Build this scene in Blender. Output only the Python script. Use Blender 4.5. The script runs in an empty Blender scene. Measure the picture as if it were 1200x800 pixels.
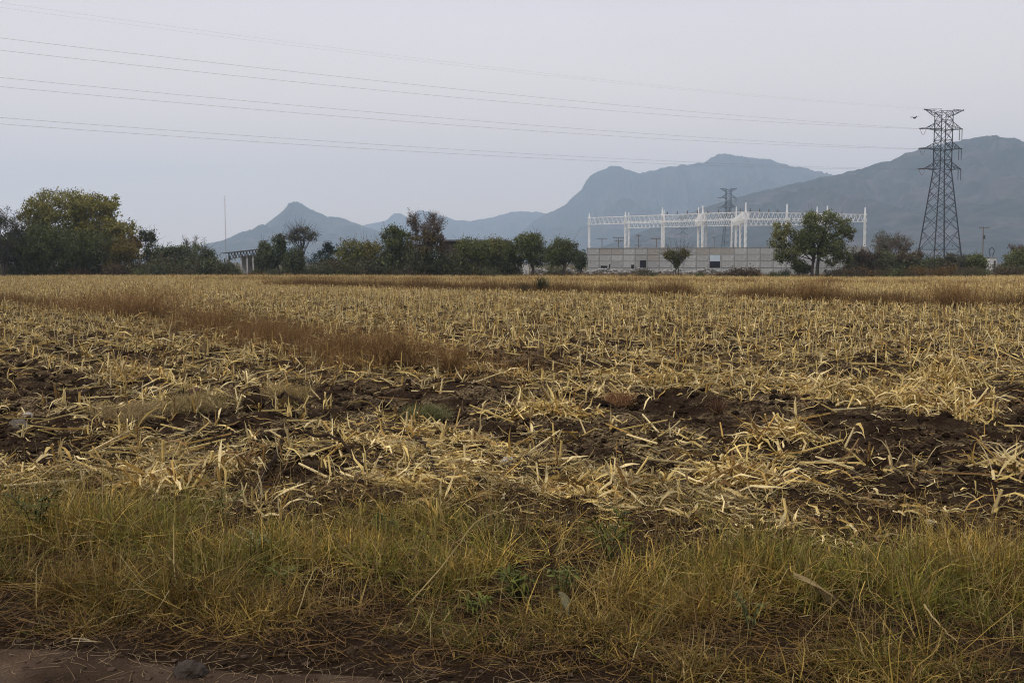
import bpy, math, random
import numpy as np
R = math.radians
rnd = random.Random(11)
rng = np.random.default_rng(7)
S = bpy.context.scene
COL = S.collection

# ------------------------------------------------------------------ camera
CAM_H, FPX, HORIZ = 1.7, 1167.0, 307.0          # eye height, focal length in photo pixels, horizon row
cam = bpy.data.cameras.new('camera')
cam.lens, cam.sensor_width, cam.clip_end, cam.clip_start = 35.0, 36.0, 40000.0, 0.1
co = bpy.data.objects.new('camera', cam); COL.objects.link(co)
PITCH = math.atan((400 - HORIZ) / FPX)
co.location = (0, 0, CAM_H); co.rotation_euler = (math.pi/2 - PITCH, 0, 0)
S.camera = co

# ------------------------------------------------------------------ sky and sun
SUN_EL, SUN_AZ = 52.0, -125.0                    # azimuth from +Y, clockwise positive: behind the camera, left
W = bpy.data.worlds.new('World'); S.world = W; W.use_nodes = True
nt = W.node_tree; nt.nodes.clear()
out = nt.nodes.new('ShaderNodeOutputWorld'); bg = nt.nodes.new('ShaderNodeBackground')
sky = nt.nodes.new('ShaderNodeTexSky'); sky.sky_type = 'NISHITA'; sky.sun_disc = False
sky.sun_elevation = R(SUN_EL); sky.sun_rotation = R(SUN_AZ); sky.dust_density = 4.0
tc = nt.nodes.new('ShaderNodeTexCoord')
noi = nt.nodes.new('ShaderNodeTexNoise'); noi.inputs['Scale'].default_value = 1.6; noi.inputs['Detail'].default_value = 3
mp = nt.nodes.new('ShaderNodeMapping'); mp.inputs['Scale'].default_value = (1, 1, 2.2)
cr = nt.nodes.new('ShaderNodeValToRGB')
cr.color_ramp.elements[0].position = 0.25; cr.color_ramp.elements[0].color = (8.1, 7.9, 8.45, 1)
cr.color_ramp.elements[1].position = 0.8; cr.color_ramp.elements[1].color = (9.0, 8.85, 9.6, 1)
mx = nt.nodes.new('ShaderNodeMix'); mx.data_type = 'RGBA'; mx.inputs['Factor'].default_value = 0.93
nt.links.new(tc.outputs['Generated'], mp.inputs['Vector']); nt.links.new(mp.outputs[0], noi.inputs['Vector'])
nt.links.new(noi.outputs['Fac'], cr.inputs['Fac'])
# a hazy overcast: slightly warmer and brighter low down all round the horizon
sxz = nt.nodes.new('ShaderNodeSeparateXYZ'); nt.links.new(tc.outputs['Generated'], sxz.inputs[0])
hr = nt.nodes.new('ShaderNodeMapRange'); hr.inputs[1].default_value = 0.0; hr.inputs[2].default_value = .30
nt.links.new(sxz.outputs['Z'], hr.inputs[0])
hm_ = nt.nodes.new('ShaderNodeMix'); hm_.data_type = 'RGBA'; hm_.blend_type = 'MULTIPLY'; hm_.inputs['Factor'].default_value = 1
hc = nt.nodes.new('ShaderNodeMix'); hc.data_type = 'RGBA'; hc.inputs['A'].default_value = (1.8, 1.42, 1.02, 1); hc.inputs['B'].default_value = (1, 1, 1, 1)
nt.links.new(hr.outputs[0], hc.inputs['Factor']); nt.links.new(cr.outputs['Color'], hm_.inputs['A']); nt.links.new(hc.outputs['Result'], hm_.inputs['B'])
nt.links.new(sky.outputs[0], mx.inputs['A']); nt.links.new(hm_.outputs['Result'], mx.inputs['B'])
nt.links.new(mx.outputs['Result'], bg.inputs['Color']); bg.inputs['Strength'].default_value = 0.10
nt.links.new(bg.outputs[0], out.inputs['Surface'])
sl = bpy.data.lights.new('sun', 'SUN'); sl.energy = 2.4; sl.angle = R(8); sl.color = (1, .93, .82)
so = bpy.data.objects.new('sun', sl); COL.objects.link(so)
so.rotation_euler = (R(90 - SUN_EL), 0, R(180 - SUN_AZ) )
S.view_settings.view_transform = 'Standard'; S.view_settings.look = 'None'
S.view_settings.exposure = 0.0; S.view_settings.gamma = 1.0
S.cycles.use_denoising = True; S.cycles.denoiser = 'OPENIMAGEDENOISE'; S.cycles.denoising_input_passes = 'RGB_ALBEDO_NORMAL'; S.cycles.denoising_prefilter = 'NONE'; S.cycles.filter_width = 1.1; S.cycles.max_bounces = 6; S.cycles.volume_bounces = 3; S.cycles.diffuse_bounces = 3; S.cycles.transparent_max_bounces = 8

# ------------------------------------------------------------------ helpers
def px2x(px, D): return (px - 600) / FPX * D
CP, SP_ = math.cos(PITCH), math.sin(PITCH)
def px2z(py, D): v = (400 - py)/FPX; return CAM_H + D*(-SP_ + v*CP)/(CP + v*SP_)
def gpt(px, py):
    """point of the flat ground seen at a photo pixel"""
    v = (400 - py)/FPX; t = CAM_H/(SP_ - v*CP); return np.array([(px-600)/FPX*t, t*(CP + v*SP_)])
def proj(x, y, z=0.0):
    d = y*CP - (z-CAM_H)*SP_; return 600 + FPX*x/d, 400 - FPX*(y*SP_ + (z-CAM_H)*CP)/d

_perm = np.random.default_rng(3).permutation(512).astype(np.int64); _perm = np.concatenate([_perm, _perm, _perm])
_ga = np.random.default_rng(5).uniform(0, 2*math.pi, 512); _gx, _gy = np.cos(_ga), np.sin(_ga)
def perlin(x, y):
    x = np.asarray(x, float); y = np.asarray(y, float)
    xi = np.floor(x).astype(np.int64); yi = np.floor(y).astype(np.int64)
    xf = x - xi; yf = y - yi; xi &= 511; yi &= 511
    u = xf*xf*xf*(xf*(xf*6-15)+10); v = yf*yf*yf*(yf*(yf*6-15)+10)
    def g(ix, iy, fx, fy):
        h = _perm[_perm[ix & 511] + (iy & 511)] & 511
        return _gx[h]*fx + _gy[h]*fy
    a = g(xi, yi, xf, yf); b = g(xi+1, yi, xf-1, yf); c = g(xi, yi+1, xf, yf-1); d = g(xi+1, yi+1, xf-1, yf-1)
    return (a*(1-u)+b*u)*(1-v) + (c*(1-u)+d*u)*v
def fbm(x, y, o=4):
    s = 0; a = 1.0
    for i in range(o): s = s + a*perlin(x*2**i + 17.3*i, y*2**i + 9.1*i); a *= .5
    return s
def sstep(a, b, x): t = np.clip((x-a)/(b-a), 0, 1); return t*t*(3-2*t)

class MB:
    """collects vertices, faces and a tint per vertex; build() links them as one mesh object"""
    def __init__(s): s.V = []; s.F = {}; s.T = []; s.n = 0
    def add(s, V, F, T=(1, 1, 1)):
        V = np.asarray(V, np.float32).reshape(-1, 3); F = np.asarray(F, np.int64)
        T = np.asarray(T, np.float32)
        if T.ndim == 1: T = np.broadcast_to(T, (len(V), 3))
        s.V.append(V); s.T.append(T.reshape(-1, 3)); s.F.setdefault(F.shape[1], []).append(F + s.n); s.n += len(V)
    def box(s, x0, x1, y0, y1, z0, z1, T=(1, 1, 1)):
        V = [(x, y, z) for z in (z0, z1) for y in (y0, y1) for x in (x0, x1)]
        s.add(V, [(0,2,3,1), (4,5,7,6), (0,1,5,4), (2,6,7,3), (0,4,6,2), (1,3,7,5)], T)
    def mesh(s, name, mat, smooth=False):
        me = bpy.data.meshes.new(name)
        V = np.concatenate(s.V); T = np.concatenate(s.T)
        me.vertices.add(len(V)); me.vertices.foreach_set('co', V.ravel())
        idx, starts, p = [], [], 0
        for k, L in s.F.items():
            F = np.concatenate(L); idx.append(F.ravel()); starts.append(p + k*np.arange(len(F))); p += F.size
        idx = np.concatenate(idx); starts = np.concatenate(starts)
        me.loops.add(len(idx)); me.loops.foreach_set('vertex_index', idx.astype(np.int32))
        me.polygons.add(len(starts)); me.polygons.foreach_set('loop_start', starts.astype(np.int32))
        at = me.color_attributes.new('tint', 'FLOAT_COLOR', 'POINT')
        at.data.foreach_set('color', np.concatenate([T, np.ones((len(T), 1), np.float32)], 1).ravel())
        me.update(calc_edges=True)
        me.polygons.foreach_set('use_smooth', np.full(len(starts), smooth))
        if mat: me.materials.append(mat)
        return me
    def build(s, name, mat, parent=None, smooth=False, loc=None):
        return link(name, s.mesh(name, mat, smooth), parent, loc)
def link(name, data, parent=None, loc=None):
    o = bpy.data.objects.new(name, data); COL.objects.link(o)
    if parent: o.parent = parent
    if loc is not None: o.location = loc
    return o
def tag(o, label=None, cat=None, group=None, kind=None):
    if label: o['label'] = label
    if cat: o['category'] = cat
    if group: o['group'] = group
    if kind: o['kind'] = kind
    return o
def empty(name, loc, label, cat, group=None, rz=0.0):
    o = link(name, None, None, loc); o.rotation_euler = (0, 0, rz); o.empty_display_size = .5
    return tag(o, label, cat, group)
def copy_tree(o, parent=None):
    c = o.copy(); COL.objects.link(c)
    if parent: c.parent = parent
    for ch in o.children: copy_tree(ch, c)
    return c

def ribbons(mb, P, az, el, L, Wd, bend, col, nseg=3, shape='grass', roll=0.0, side=0.0, crumple=0.0):
    """blades: start point, heading, start elevation, length, width, bend (rad over the length); one strip each"""
    P = np.asarray(P, float); n = len(P)
    A = lambda v: np.broadcast_to(np.asarray(v, float), (n,)).copy()
    az, el, L, Wd, bend, roll, side = map(A, (az, el, L, Wd, bend, roll, side))
    V = np.zeros((n, nseg+1, 2, 3)); c = P.copy()
    for i in range(nseg+1):
        t = i/nseg; e = el + bend*t; a = az + side*t
        if crumple and i: e = e + rng.normal(0, crumple, n); a = a + rng.normal(0, crumple, n)
        d = np.stack([np.cos(e)*np.cos(a), np.cos(e)*np.sin(a), np.sin(e)], 1)
        s0 = np.stack([-np.sin(a), np.cos(a), 0*a], 1); up = np.cross(d, s0)
        rr = roll + t*roll*.6
        s = np.cos(rr)[:, None]*s0 + np.sin(rr)[:, None]*up
        if i: c = c + d*(L/nseg)[:, None]
        w = {'grass': (1-t)**.7, 'leaf': (.45+1.1*t if t < .5 else 2*(1-t)+.06) if nseg > 1 else 1, 'strip': 1-.35*t}[shape]
        h = s*(Wd*w*.5)[:, None]
        V[:, i, 0] = c - h; V[:, i, 1] = c + h
    base = (np.arange(n)*(nseg+1)*2)[:, None, None]
    k = np.arange(nseg)[None, :, None]*2
    F = (base + k + np.array([0, 1, 3, 2])[None, None]).reshape(-1, 4)
    T = np.repeat(np.asarray(col, float).reshape(-1, 3) if np.ndim(col) > 1 else np.broadcast_to(col, (n, 3)), (nseg+1)*2, 0)
    mb.add(V.reshape(-1, 3), F, T)
    return c
def tubes(mb, A, B, ra, rb, col=(1, 1, 1), k=4, cap=False):
    A = np.asarray(A, float).reshape(-1, 3); B = np.asarray(B, float).reshape(-1, 3); n = len(A)
    ra = np.broadcast_to(ra, (n,)); rb = np.broadcast_to(rb, (n,))
    d = B - A; d = d/np.maximum(np.linalg.norm(d, axis=1, keepdims=True), 1e-9)
    ref = np.where(np.abs(d[:, 2:3]) > .9, np.array([[1., 0, 0]]), np.array([[0, 0, 1.]]))
    u = np.cross(d, ref); u /= np.linalg.norm(u, axis=1, keepdims=True); v = np.cross(d, u)
    an = np.arange(k)*2*math.pi/k + math.pi/k
    ring = np.cos(an)[None, :, None]*u[:, None] + np.sin(an)[None, :, None]*v[:, None]
    V = np.stack([A[:, None] + ring*ra[:, None, None], B[:, None] + ring*rb[:, None, None]], 1)
    base = (np.arange(n)*2*k)[:, None, None]; i = np.arange(k)
    q = np.stack([i, (i+1) % k, k+(i+1) % k, k+i], 1)[None]
    T = np.repeat(np.asarray(col, float), 2*k, 0) if np.ndim(col) > 1 else col
    mb.add(V.reshape(-1, 3), (base+q).reshape(-1, 4), T)
    if cap:
        off = mb.n - n*2*k
        mb.F.setdefault(k, []).append((np.arange(n)*2*k)[:, None] + k + i[None] + off)
def path(mb, pts, rad, k=5, col=(1, 1, 1)):
    """one bent tube through points"""
    pts = np.asarray(pts, float); m = len(pts); rad = np.broadcast_to(rad, (m,))
    d = np.gradient(pts, axis=0); d /= np.maximum(np.linalg.norm(d, axis=1, keepdims=True), 1e-9)
    ref = np.array([0.31, 0.95, .05]); u = np.cross(d, ref); u /= np.linalg.norm(u, axis=1, keepdims=True); v = np.cross(d, u)
    an = np.arange(k)*2*math.pi/k
    V = pts[:, None] + rad[:, None, None]*(np.cos(an)[None, :, None]*u[:, None] + np.sin(an)[None, :, None]*v[:, None])
    i = np.arange(k); q = np.stack([i, (i+1) % k, k+(i+1) % k, k+i], 1)
    F = (np.arange(m-1)[:, None, None]*k + q[None]).reshape(-1, 4)
    mb.add(V.reshape(-1, 3), F, col)
    off = mb.n - m*k
    mb.F.setdefault(k, []).append(np.array([i[::-1] + off, i + off + (m-1)*k]))
_t = (1+5**.5)/2
ICO = np.array([(-1,_t,0),(1,_t,0),(-1,-_t,0),(1,-_t,0),(0,-1,_t),(0,1,_t),(0,-1,-_t),(0,1,-_t),(_t,0,-1),(_t,0,1),(-_t,0,-1),(-_t,0,1)])/math.sqrt(1+_t*_t)
ICF = np.array([(0,11,5),(0,5,1),(0,1,7),(0,7,10),(0,10,11),(1,5,9),(5,11,4),(11,10,2),(10,7,6),(7,1,8),(3,9,4),(3,4,2),(3,2,6),(3,6,8),(3,8,9),(4,9,5),(2,4,11),(6,2,10),(8,6,7),(9,8,1)])
def lumps(mb, P, r, col, flat=.7):
    n = len(P); V = ICO[None]*(1+rng.uniform(-.35, .35, (n, 12, 1)))
    V = V*np.asarray(r).reshape(-1, 1, 1)*np.stack([rng.uniform(.7, 1.3, n), rng.uniform(.7, 1.3, n), np.full(n, flat)], 1)[:, None]
    V = V + np.asarray(P)[:, None]
    F = (np.arange(n)[:, None, None]*12 + ICF[None]).reshape(-1, 3)
    mb.add(V.reshape(-1, 3), F, np.repeat(col, 12, 0) if np.ndim(col) > 1 else col)
def stone_mesh(name, r, mat, seed, flat=.6):
    q = np.random.default_rng(seed); V = [ICO]; F = ICF
    V = ICO.copy()
    for _ in range(2):                              # subdivide
        cache = {}; nf = []; V = list(map(tuple, V))
        def mid(a, b):
            key = (min(a, b), max(a, b))
            if key not in cache:
                m = (np.array(V[a])+np.array(V[b]))/2; V.append(tuple(m/np.linalg.norm(m))); cache[key] = len(V)-1
            return cache[key]
        for a, b, c in F:
            ab, bc, ca = mid(a, b), mid(b, c), mid(c, a); nf += [(a, ab, ca), (b, bc, ab), (c, ca, bc), (ab, bc, ca)]
        F = np.array(nf); V = np.array(V)
    o = q.uniform(0, 50, 2)
    dsp = 1 + .45*fbm(V[:, 0]*1.1+o[0]+V[:, 2]*.7, V[:, 1]*1.1+o[1]-V[:, 2]*.9, 3)
    V = V*dsp[:, None]*np.array([1, .8, flat])*r
    mb = MB(); mb.add(V, F); return mb.mesh(name, mat)

# ------------------------------------------------------------------ materials
def mat(name, col=None, rough=.8, tint=False, noise=0.0, nscale=5.0, transl=0.0, bump=0.0, bscale=20.0, bdist=.03, spec=.3, metal=0.0, col2=None, c2scale=2.0, c2range=(.45, .62)):
    m = bpy.data.materials.new(name); m.use_nodes = True; t = m.node_tree; b = t.nodes['Principled BSDF']
    b.inputs['Roughness'].default_value = rough; b.inputs['Specular IOR Level'].default_value = spec; b.inputs['Metallic'].default_value = metal
    geo = t.nodes.new('ShaderNodeTexCoord')
    if tint:
        a = t.nodes.new('ShaderNodeAttribute'); a.attribute_name = 'tint'; src = a.outputs['Color']
    else:
        c = t.nodes.new('ShaderNodeRGB'); c.outputs[0].default_value = (*col, 1); src = c.outputs[0]
    if col2:
        n2 = t.nodes.new('ShaderNodeTexNoise'); n2.inputs['Scale'].default_value = c2scale; n2.inputs['Detail'].default_value = 6
        t.links.new(geo.outputs['Object'], n2.inputs['Vector'])
        mr = t.nodes.new('ShaderNodeMapRange'); mr.inputs[1].default_value, mr.inputs[2].default_value = c2range
        t.links.new(n2.outputs['Fac'], mr.inputs[0])
        x = t.nodes.new('ShaderNodeMix'); x.data_type = 'RGBA'; t.links.new(mr.outputs[0], x.inputs['Factor'])
        t.links.new(src, x.inputs['A']); x.inputs['B'].default_value = (*col2, 1); src = x.outputs['Result']
    if noise:
        n = t.nodes.new('ShaderNodeTexNoise'); n.inputs['Scale'].default_value = nscale; n.inputs['Detail'].default_value = 5
        t.links.new(geo.outputs['Object'], n.inputs['Vector'])
        mr = t.nodes.new('ShaderNodeMapRange'); mr.inputs[1].default_value = .3; mr.inputs[2].default_value = .7
        mr.inputs[3].default_value = 1-noise; mr.inputs[4].default_value = 1+noise
        t.links.new(n.outputs['Fac'], mr.inputs[0])
        x = t.nodes.new('ShaderNodeVectorMath'); x.operation = 'SCALE'
        t.links.new(src, x.inputs[0]); t.links.new(mr.outputs[0], x.inputs['Scale']); src = x.outputs[0]
    t.links.new(src, b.inputs['Base Color'])
    if bump:
        n = t.nodes.new('ShaderNodeTexNoise'); n.inputs['Scale'].default_value = bscale; n.inputs['Detail'].default_value = 8
        t.links.new(geo.outputs['Object'], n.inputs['Vector'])
        bp = t.nodes.new('ShaderNodeBump'); bp.inputs['Strength'].default_value = bump; bp.inputs['Distance'].default_value = bdist
        t.links.new(n.outputs['Fac'], bp.inputs['Height']); t.links.new(bp.outputs[0], b.inputs['Normal'])
    if transl:
        tr = t.nodes.new('ShaderNodeBsdfTranslucent'); t.links.new(src, tr.inputs['Color'])
        ms = t.nodes.new('ShaderNodeMixShader'); ms.inputs[0].default_value = transl
        t.links.new(b.outputs[0], ms.inputs[1]); t.links.new(tr.outputs[0], ms.inputs[2])
        t.links.new(ms.outputs[0], t.nodes['Material Output'].inputs['Surface'])
    return m
M_STRAW = mat('straw', tint=True, rough=.6, noise=.18, nscale=9, transl=.15, spec=.25)
M_GRASS = mat('grass_blades', tint=True, rough=.6, transl=.25, spec=.2)
M_LEAF = mat('tree_leaves', tint=True, rough=.65, transl=.2, spec=.2)
M_BARK = mat('bark', tint=True, rough=.95, spec=.04, noise=.3, nscale=6, bump=.4, bscale=12)
M_WEED = mat('dry_weed_stems', tint=True, rough=.85, transl=.1, spec=.1)
M_CLOD = mat('clod_soil', tint=True, rough=1, noise=.35, nscale=14, bump=.6, bscale=40, spec=0)
M_STONE = mat('stone', (.055, .043, .035), .95, spec=.1, noise=.35, nscale=18, bump=.6, bscale=40, col2=(.035, .025, .019), c2scale=14)
M_STEEL = mat('galvanised_steel', (.045, .048, .055), .6, metal=.2, noise=.2, nscale=.5)
M_WIRE = mat('aluminium_conductor', (.30, .30, .31), .5, metal=.4, noise=.1, nscale=.2)
M_GLASS = mat('insulator_glass', (.12, .10, .09), .25, noise=.2, nscale=3)
M_WHITE = mat('white_painted_steel', (.78, .78, .77), .5, noise=.06, nscale=.7, col2=(.62, .6, .56), c2scale=.6, c2range=(.55, .75))
M_CONC = [mat('concrete_panel', c, .9, noise=.16, nscale=1.2, bump=.3, bscale=10, col2=c2, c2scale=.9, c2range=(.5, .72))
          for c, c2 in (((.31, .31, .305), (.21, .206, .198)), ((.345, .345, .34), (.25, .245, .236)), ((.275, .275, .266), (.18, .177, .17)), ((.28, .26, .235), (.21, .19, .17)))]
M_DARKC = mat('concrete_joint', (.13, .12, .11), .95, noise=.2, nscale=2)
M_WOODPOLE = mat('weathered_pole', (.17, .145, .125), .9, noise=.25, nscale=3)
M_DARKGLASS = mat('dark_opening', (.012, .013, .016), .35, noise=.3, nscale=2)
M_BLUEGLASS = mat('pale_blue_sheet', (.42, .48, .54), .3, noise=.1, nscale=1.5)
M_WHITEWALL = mat('white_plaster', (.55, .54, .52), .9, noise=.12, nscale=.8, col2=(.4, .37, .33), c2scale=.7, c2range=(.5, .75))
M_BROWNWALL = mat('brown_plaster', (.12, .088, .065), .95, noise=.25, nscale=.7, col2=(.07, .055, .045), c2scale=.6)
M_ROOF = mat('roof_slab', (.10, .095, .095), .8, noise=.2, nscale=1)
M_RUST = mat('dark_iron', (.05, .042, .038), .7, noise=.3, nscale=2)
M_BLACK = mat('bird_feathers', (.015, .014, .014), .8, noise=.2, nscale=20)
M_HILL = mat('hill_scrub', (.028, .033, .028), 1, noise=.45, nscale=.04, bump=.5, bscale=.014, bdist=35, col2=(.075, .06, .055), c2scale=.009, c2range=(.48, .64), spec=.05)

# ------------------------------------------------------------------ ground
NROW = np.array([.814, .581]); DROW = np.array([.581, -.814])       # across the maize rows, along them
ROWW = .82
FIELD_END = 121.0
def road_s(x, y): return (y - (3.94 - .197*x))*.981                 # metres beyond the road edge
def height(x, y):
    x = np.asarray(x, float); y = np.asarray(y, float); r = np.hypot(x, y)
    s = road_s(x, y) + .18*perlin(x*.8, y*.8)
    f = sstep(2.3, 3.6, s)*(1 - sstep(FIELD_END-3, FIELD_END+2, y)); near = 1 - sstep(25, 60, r)
    v = x*NROW[0] + y*NROW[1] + .25*perlin(x*.35, y*.35)
    h = f*(.05*np.cos(2*math.pi*v/ROWW)*(1 - sstep(40, 90, r)) + .07*fbm(x*.45, y*.45, 2)
           + near*(.075*np.maximum(fbm(x*2.3, y*2.3, 3), -.25) + .055*np.abs(perlin(x*6.1, y*6.1)) + .025*np.abs(perlin(x*13.1, y*13.1))))
    vg = sstep(.05, .5, s)*(1 - sstep(2.6, 3.6, s))
    h = h + vg*(.05 + .06*fbm(x*1.3+5, y*1.3, 3)) - .13*np.exp(-((s-.85)/.42)**2)*sstep(-3, .5, x)*(.6+.8*perlin(x*.7+3, .5))
    h = h + .012*fbm(x*1.7, y*1.7, 3)*(1-sstep(0, .4, s))*(1 - sstep(12, 20, r)) - .02*f
    return h + sstep(60, 130, r)*.25*fbm(x*.02, y*.02, 2)*(1-sstep(125, 135, r)*.5)

rr = [1.2]
while rr[-1] < 6950:
    q = rr[-1]; rr.append(q + (.05 if q < 3.6 else .036 if q < 9 else min(max(.036, q*.0055), 400) if q < 30 else q*.02 if q < 160 else q*.07))
rr = np.array(rr)
aa = np.concatenate([np.linspace(-math.pi, -.62, 40, endpoint=False), np.linspace(-.62, .62, 330), np.linspace(.62, math.pi, 40)[1:]])
RR, AA = np.meshgrid(rr, aa, indexing='ij')
GX, GY = RR*np.sin(AA), RR*np.cos(AA)
GZ = height(GX, GY)
nr, na = GX.shape
gi = np.arange((nr-1)*na).reshape(nr-1, na)[:, :-1]
gF = np.stack([gi, gi+na, gi+na+1, gi+1], -1).reshape(-1, 4)[:, ::-1]
gm = MB(); gm.add(np.stack([GX, GY, GZ], -1), gF)
c0 = MB()
# soil / straw / road-verge colours of the ground itself
def ground_mat():
    m = bpy.data.materials.new('field_soil'); m.use_nodes = True; t = m.node_tree; b = t.nodes['Principled BSDF']
    b.inputs['Roughness'].default_value = 1; b.inputs['Specular IOR Level'].default_value = 0
    g = t.nodes.new('ShaderNodeNewGeometry'); P = g.outputs['Position']
    def noise(scale, detail=6, vec=None):
        n = t.nodes.new('ShaderNodeTexNoise'); n.inputs['Scale'].default_value = scale; n.inputs['Detail'].default_value = detail
        t.links.new(vec or P, n.inputs['Vector']); return n.outputs['Fac']
    def rng_(x, a, b_, c=0, d=1):
        n = t.nodes.new('ShaderNodeMapRange'); n.inputs[1].default_value = a; n.inputs[2].default_value = b_; n.inputs[3].default_value = c; n.inputs[4].default_value = d
        t.links.new(x, n.inputs[0]); return n.outputs[0]
    def mix(f, a, b_):
        n = t.nodes.new('ShaderNodeMix'); n.data_type = 'RGBA'
        for k, v in (('Factor', f), ('A', a), ('B', b_)):
            if isinstance(v, tuple): n.inputs[k].default_value = (*v, 1)
            else: t.links.new(v, n.inputs[k])
        return n.outputs['Result']
    def mul(a, b_):
        n = t.nodes.new('ShaderNodeMath'); n.operation = 'MULTIPLY'; t.links.new(a, n.inputs[0]); t.links.new(b_, n.inputs[1]); return n.outputs[0]
    soil = mix(rng_(noise(3.0), .35, .65), (.016, .0098, .0064), (.031, .0205, .0135))
    soil = mix(rng_(noise(22, 3), .56, .68, 0, .6), soil, (.06, .04, .026))
    # chaff lying on the soil, drawn out along the rows
    mp = t.nodes.new('ShaderNodeMapping'); mp.inputs['Rotation'].default_value = (0, 0, math.atan2(.814, .581)); mp.inputs['Scale'].default_value = (.35, 1.6, 1)
    t.links.new(P, mp.inputs['Vector'])
    ch = mul(rng_(noise(1.2, 8, mp.outputs[0]), .47, .62), rng_(noise(30, 2), .42, .6))
    sx = t.nodes.new('ShaderNodeSeparateXYZ'); t.links.new(P, sx.inputs[0])
    ch = mul(ch, rng_(sx.outputs['Y'], 6.5, 8.5, 0, .55))
    soil = mix(ch, soil, (.30, .22, .12))
    far = rng_(sx.outputs['Y'], 30, 85, 0, .75)
    soil = mix(mul(far, rng_(noise(.5, 8), .35, .6)), soil, (.25, .185, .10))
    soil = mix(rng_(sx.outputs['Y'], FIELD_END-2, FIELD_END+6), soil, mix(rng_(noise(.2), .4, .6), (.10, .075, .045), (.07, .065, .035)))
    t.links.new(soil, b.inputs['Base Color'])
    bp = t.nodes.new('ShaderNodeBump'); bp.inputs['Strength'].default_value = .7; bp.inputs['Distance'].default_value = .03
    t.links.new(noise(28, 8), bp.inputs['Height']); t.links.new(bp.outputs[0], b.inputs['Normal'])
    return m
tag(gm.build('ground', ground_mat(), smooth=True), kind='structure')

# dirt road along the bottom edge
M_ROAD = mat('road_dirt', (.056, .037, .025), 1, noise=.45, nscale=2.5, bump=.5, bscale=60, spec=0, col2=(.085, .06, .042), c2scale=6, c2range=(.5, .75))
xs = np.linspace(-9, 9, 181); us = np.linspace(0, 1, 60)
RX, RU = np.meshgrid(xs, us, indexing='ij')
edge = 3.94 - .197*RX + .10*perlin(RX*1.3, 2.2+0*RX) + .05*perlin(RX*5, 7.7+0*RX) - .02
RY = edge - RU*6.5
RZ = height(RX, RY) + .006 - .03*(RU < .01)
ri = np.arange(180*60).reshape(180, 60)[:, :-1]
rm = MB(); rm.add(np.stack([RX, RY, RZ], -1), np.stack([ri, ri+60, ri+61, ri+1], -1).reshape(-1, 4)[:, ::-1])
tag(rm.build('dirt_road', M_ROAD, smooth=True), kind='structure')

# ------------------------------------------------------------------ hills
def hill(name, D, prof, front, back, seed, nx=420, ny=110, rough=.75):
    p = np.array(prof, float)
    px = np.linspace(p[0, 0], p[-1, 0], nx); py = np.interp(px, p[:, 0], p[:, 1])
    py = py + np.where(py < 306, .5*fbm(px*.09+seed, px*0+seed, 4), 0)
    X = px2x(px, D); Zr = np.maximum(px2z(py, D), 0)
    v = np.concatenate([-np.linspace(1, 0, int(ny*.72))**1.25, np.linspace(0, 1, ny-int(ny*.72)+1)[1:]])
    XX, VV = np.meshgrid(X, v, indexing='ij'); ZZ = np.repeat(Zr[:, None], len(v), 1)
    YY = D + np.where(VV < 0, VV*front, VV*back)
    a = np.abs(VV); base = 1 - a**.95*(.75+.25*a)
    s = 1.0/ (front*.30)
    rid = 1 - np.abs(fbm(XX*s*1.3+seed, YY*s*.45+seed*.7, 5))*2.0
    w = np.clip(a*6, 0, 1)*(1-a)
    Z = ZZ*np.clip(base, 0, 1)*(1 + rough*(rid-.85)*w) + ZZ*.02*fbm(XX*s*9, YY*s*6, 4)*(1-a) - ZZ*.045*np.abs(perlin(XX*s*5+seed, YY*s*1.2))*w
    Z = np.where(a > .995, -3, Z)
    n = len(v); i = np.arange((nx-1)*n).reshape(nx-1, n)[:, :-1]
    mb = MB(); mb.add(np.stack([XX, YY, Z], -1), np.stack([i, i+n, i+n+1, i+1], -1).reshape(-1, 4))
    return tag(mb.build(name, M_HILL, smooth=True), kind='structure')
hill('hill_far', 6600, [(330,312),(380,290),(410,272),(430,263),(452,259),(463,250),(470,250),(480,256),(492,246),(503,248),(515,252),(535,258),(552,259),(575,255),(590,251),(600,248),(625,248),(640,250),(660,246),(700,258),(780,290),(820,312)], 1500, 900, 3.1)
hill('mountain', 5000, [(560,312),(600,280),(630,256),(648,247),(662,240),(672,230),(681,222),(686,212),(692,205),(700,200),(712,196),(722,195),(735,199),(748,203),(760,200),(772,197),(790,194),(812,192),(822,191),(830,186),(838,182),(848,180),(858,182),(868,185),(885,187),(900,187),(908,190),(915,193),(935,196),(960,204),(1000,222),(1060,255),(1150,312)], 1500, 1200, 8.4)
hill('hill_peak', 4300, [(190,312),(225,296),(245,285),(262,282),(285,279),(300,272),(318,259),(332,248),(341,241),(345,236),(350,236),(358,241),(372,248),(385,254),(398,254),(408,258),(430,266),(455,274),(480,285),(520,300),(560,312)], 1100, 900, 5.7)
hill('mountain_slope', 2700, [(640,312),(700,291),(760,268),(815,246),(850,235),(880,226),(920,217),(950,210),(985,203),(1010,196),(1040,187),(1060,179),(1080,172),(1100,168),(1120,165),(1132,162),(1145,160),(1158,162),(1175,163),(1200,167),(1250,172),(1330,190),(1450,240),(1600,312)], 1150, 900, 1.9, nx=560, ny=150, rough=.8)


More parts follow.
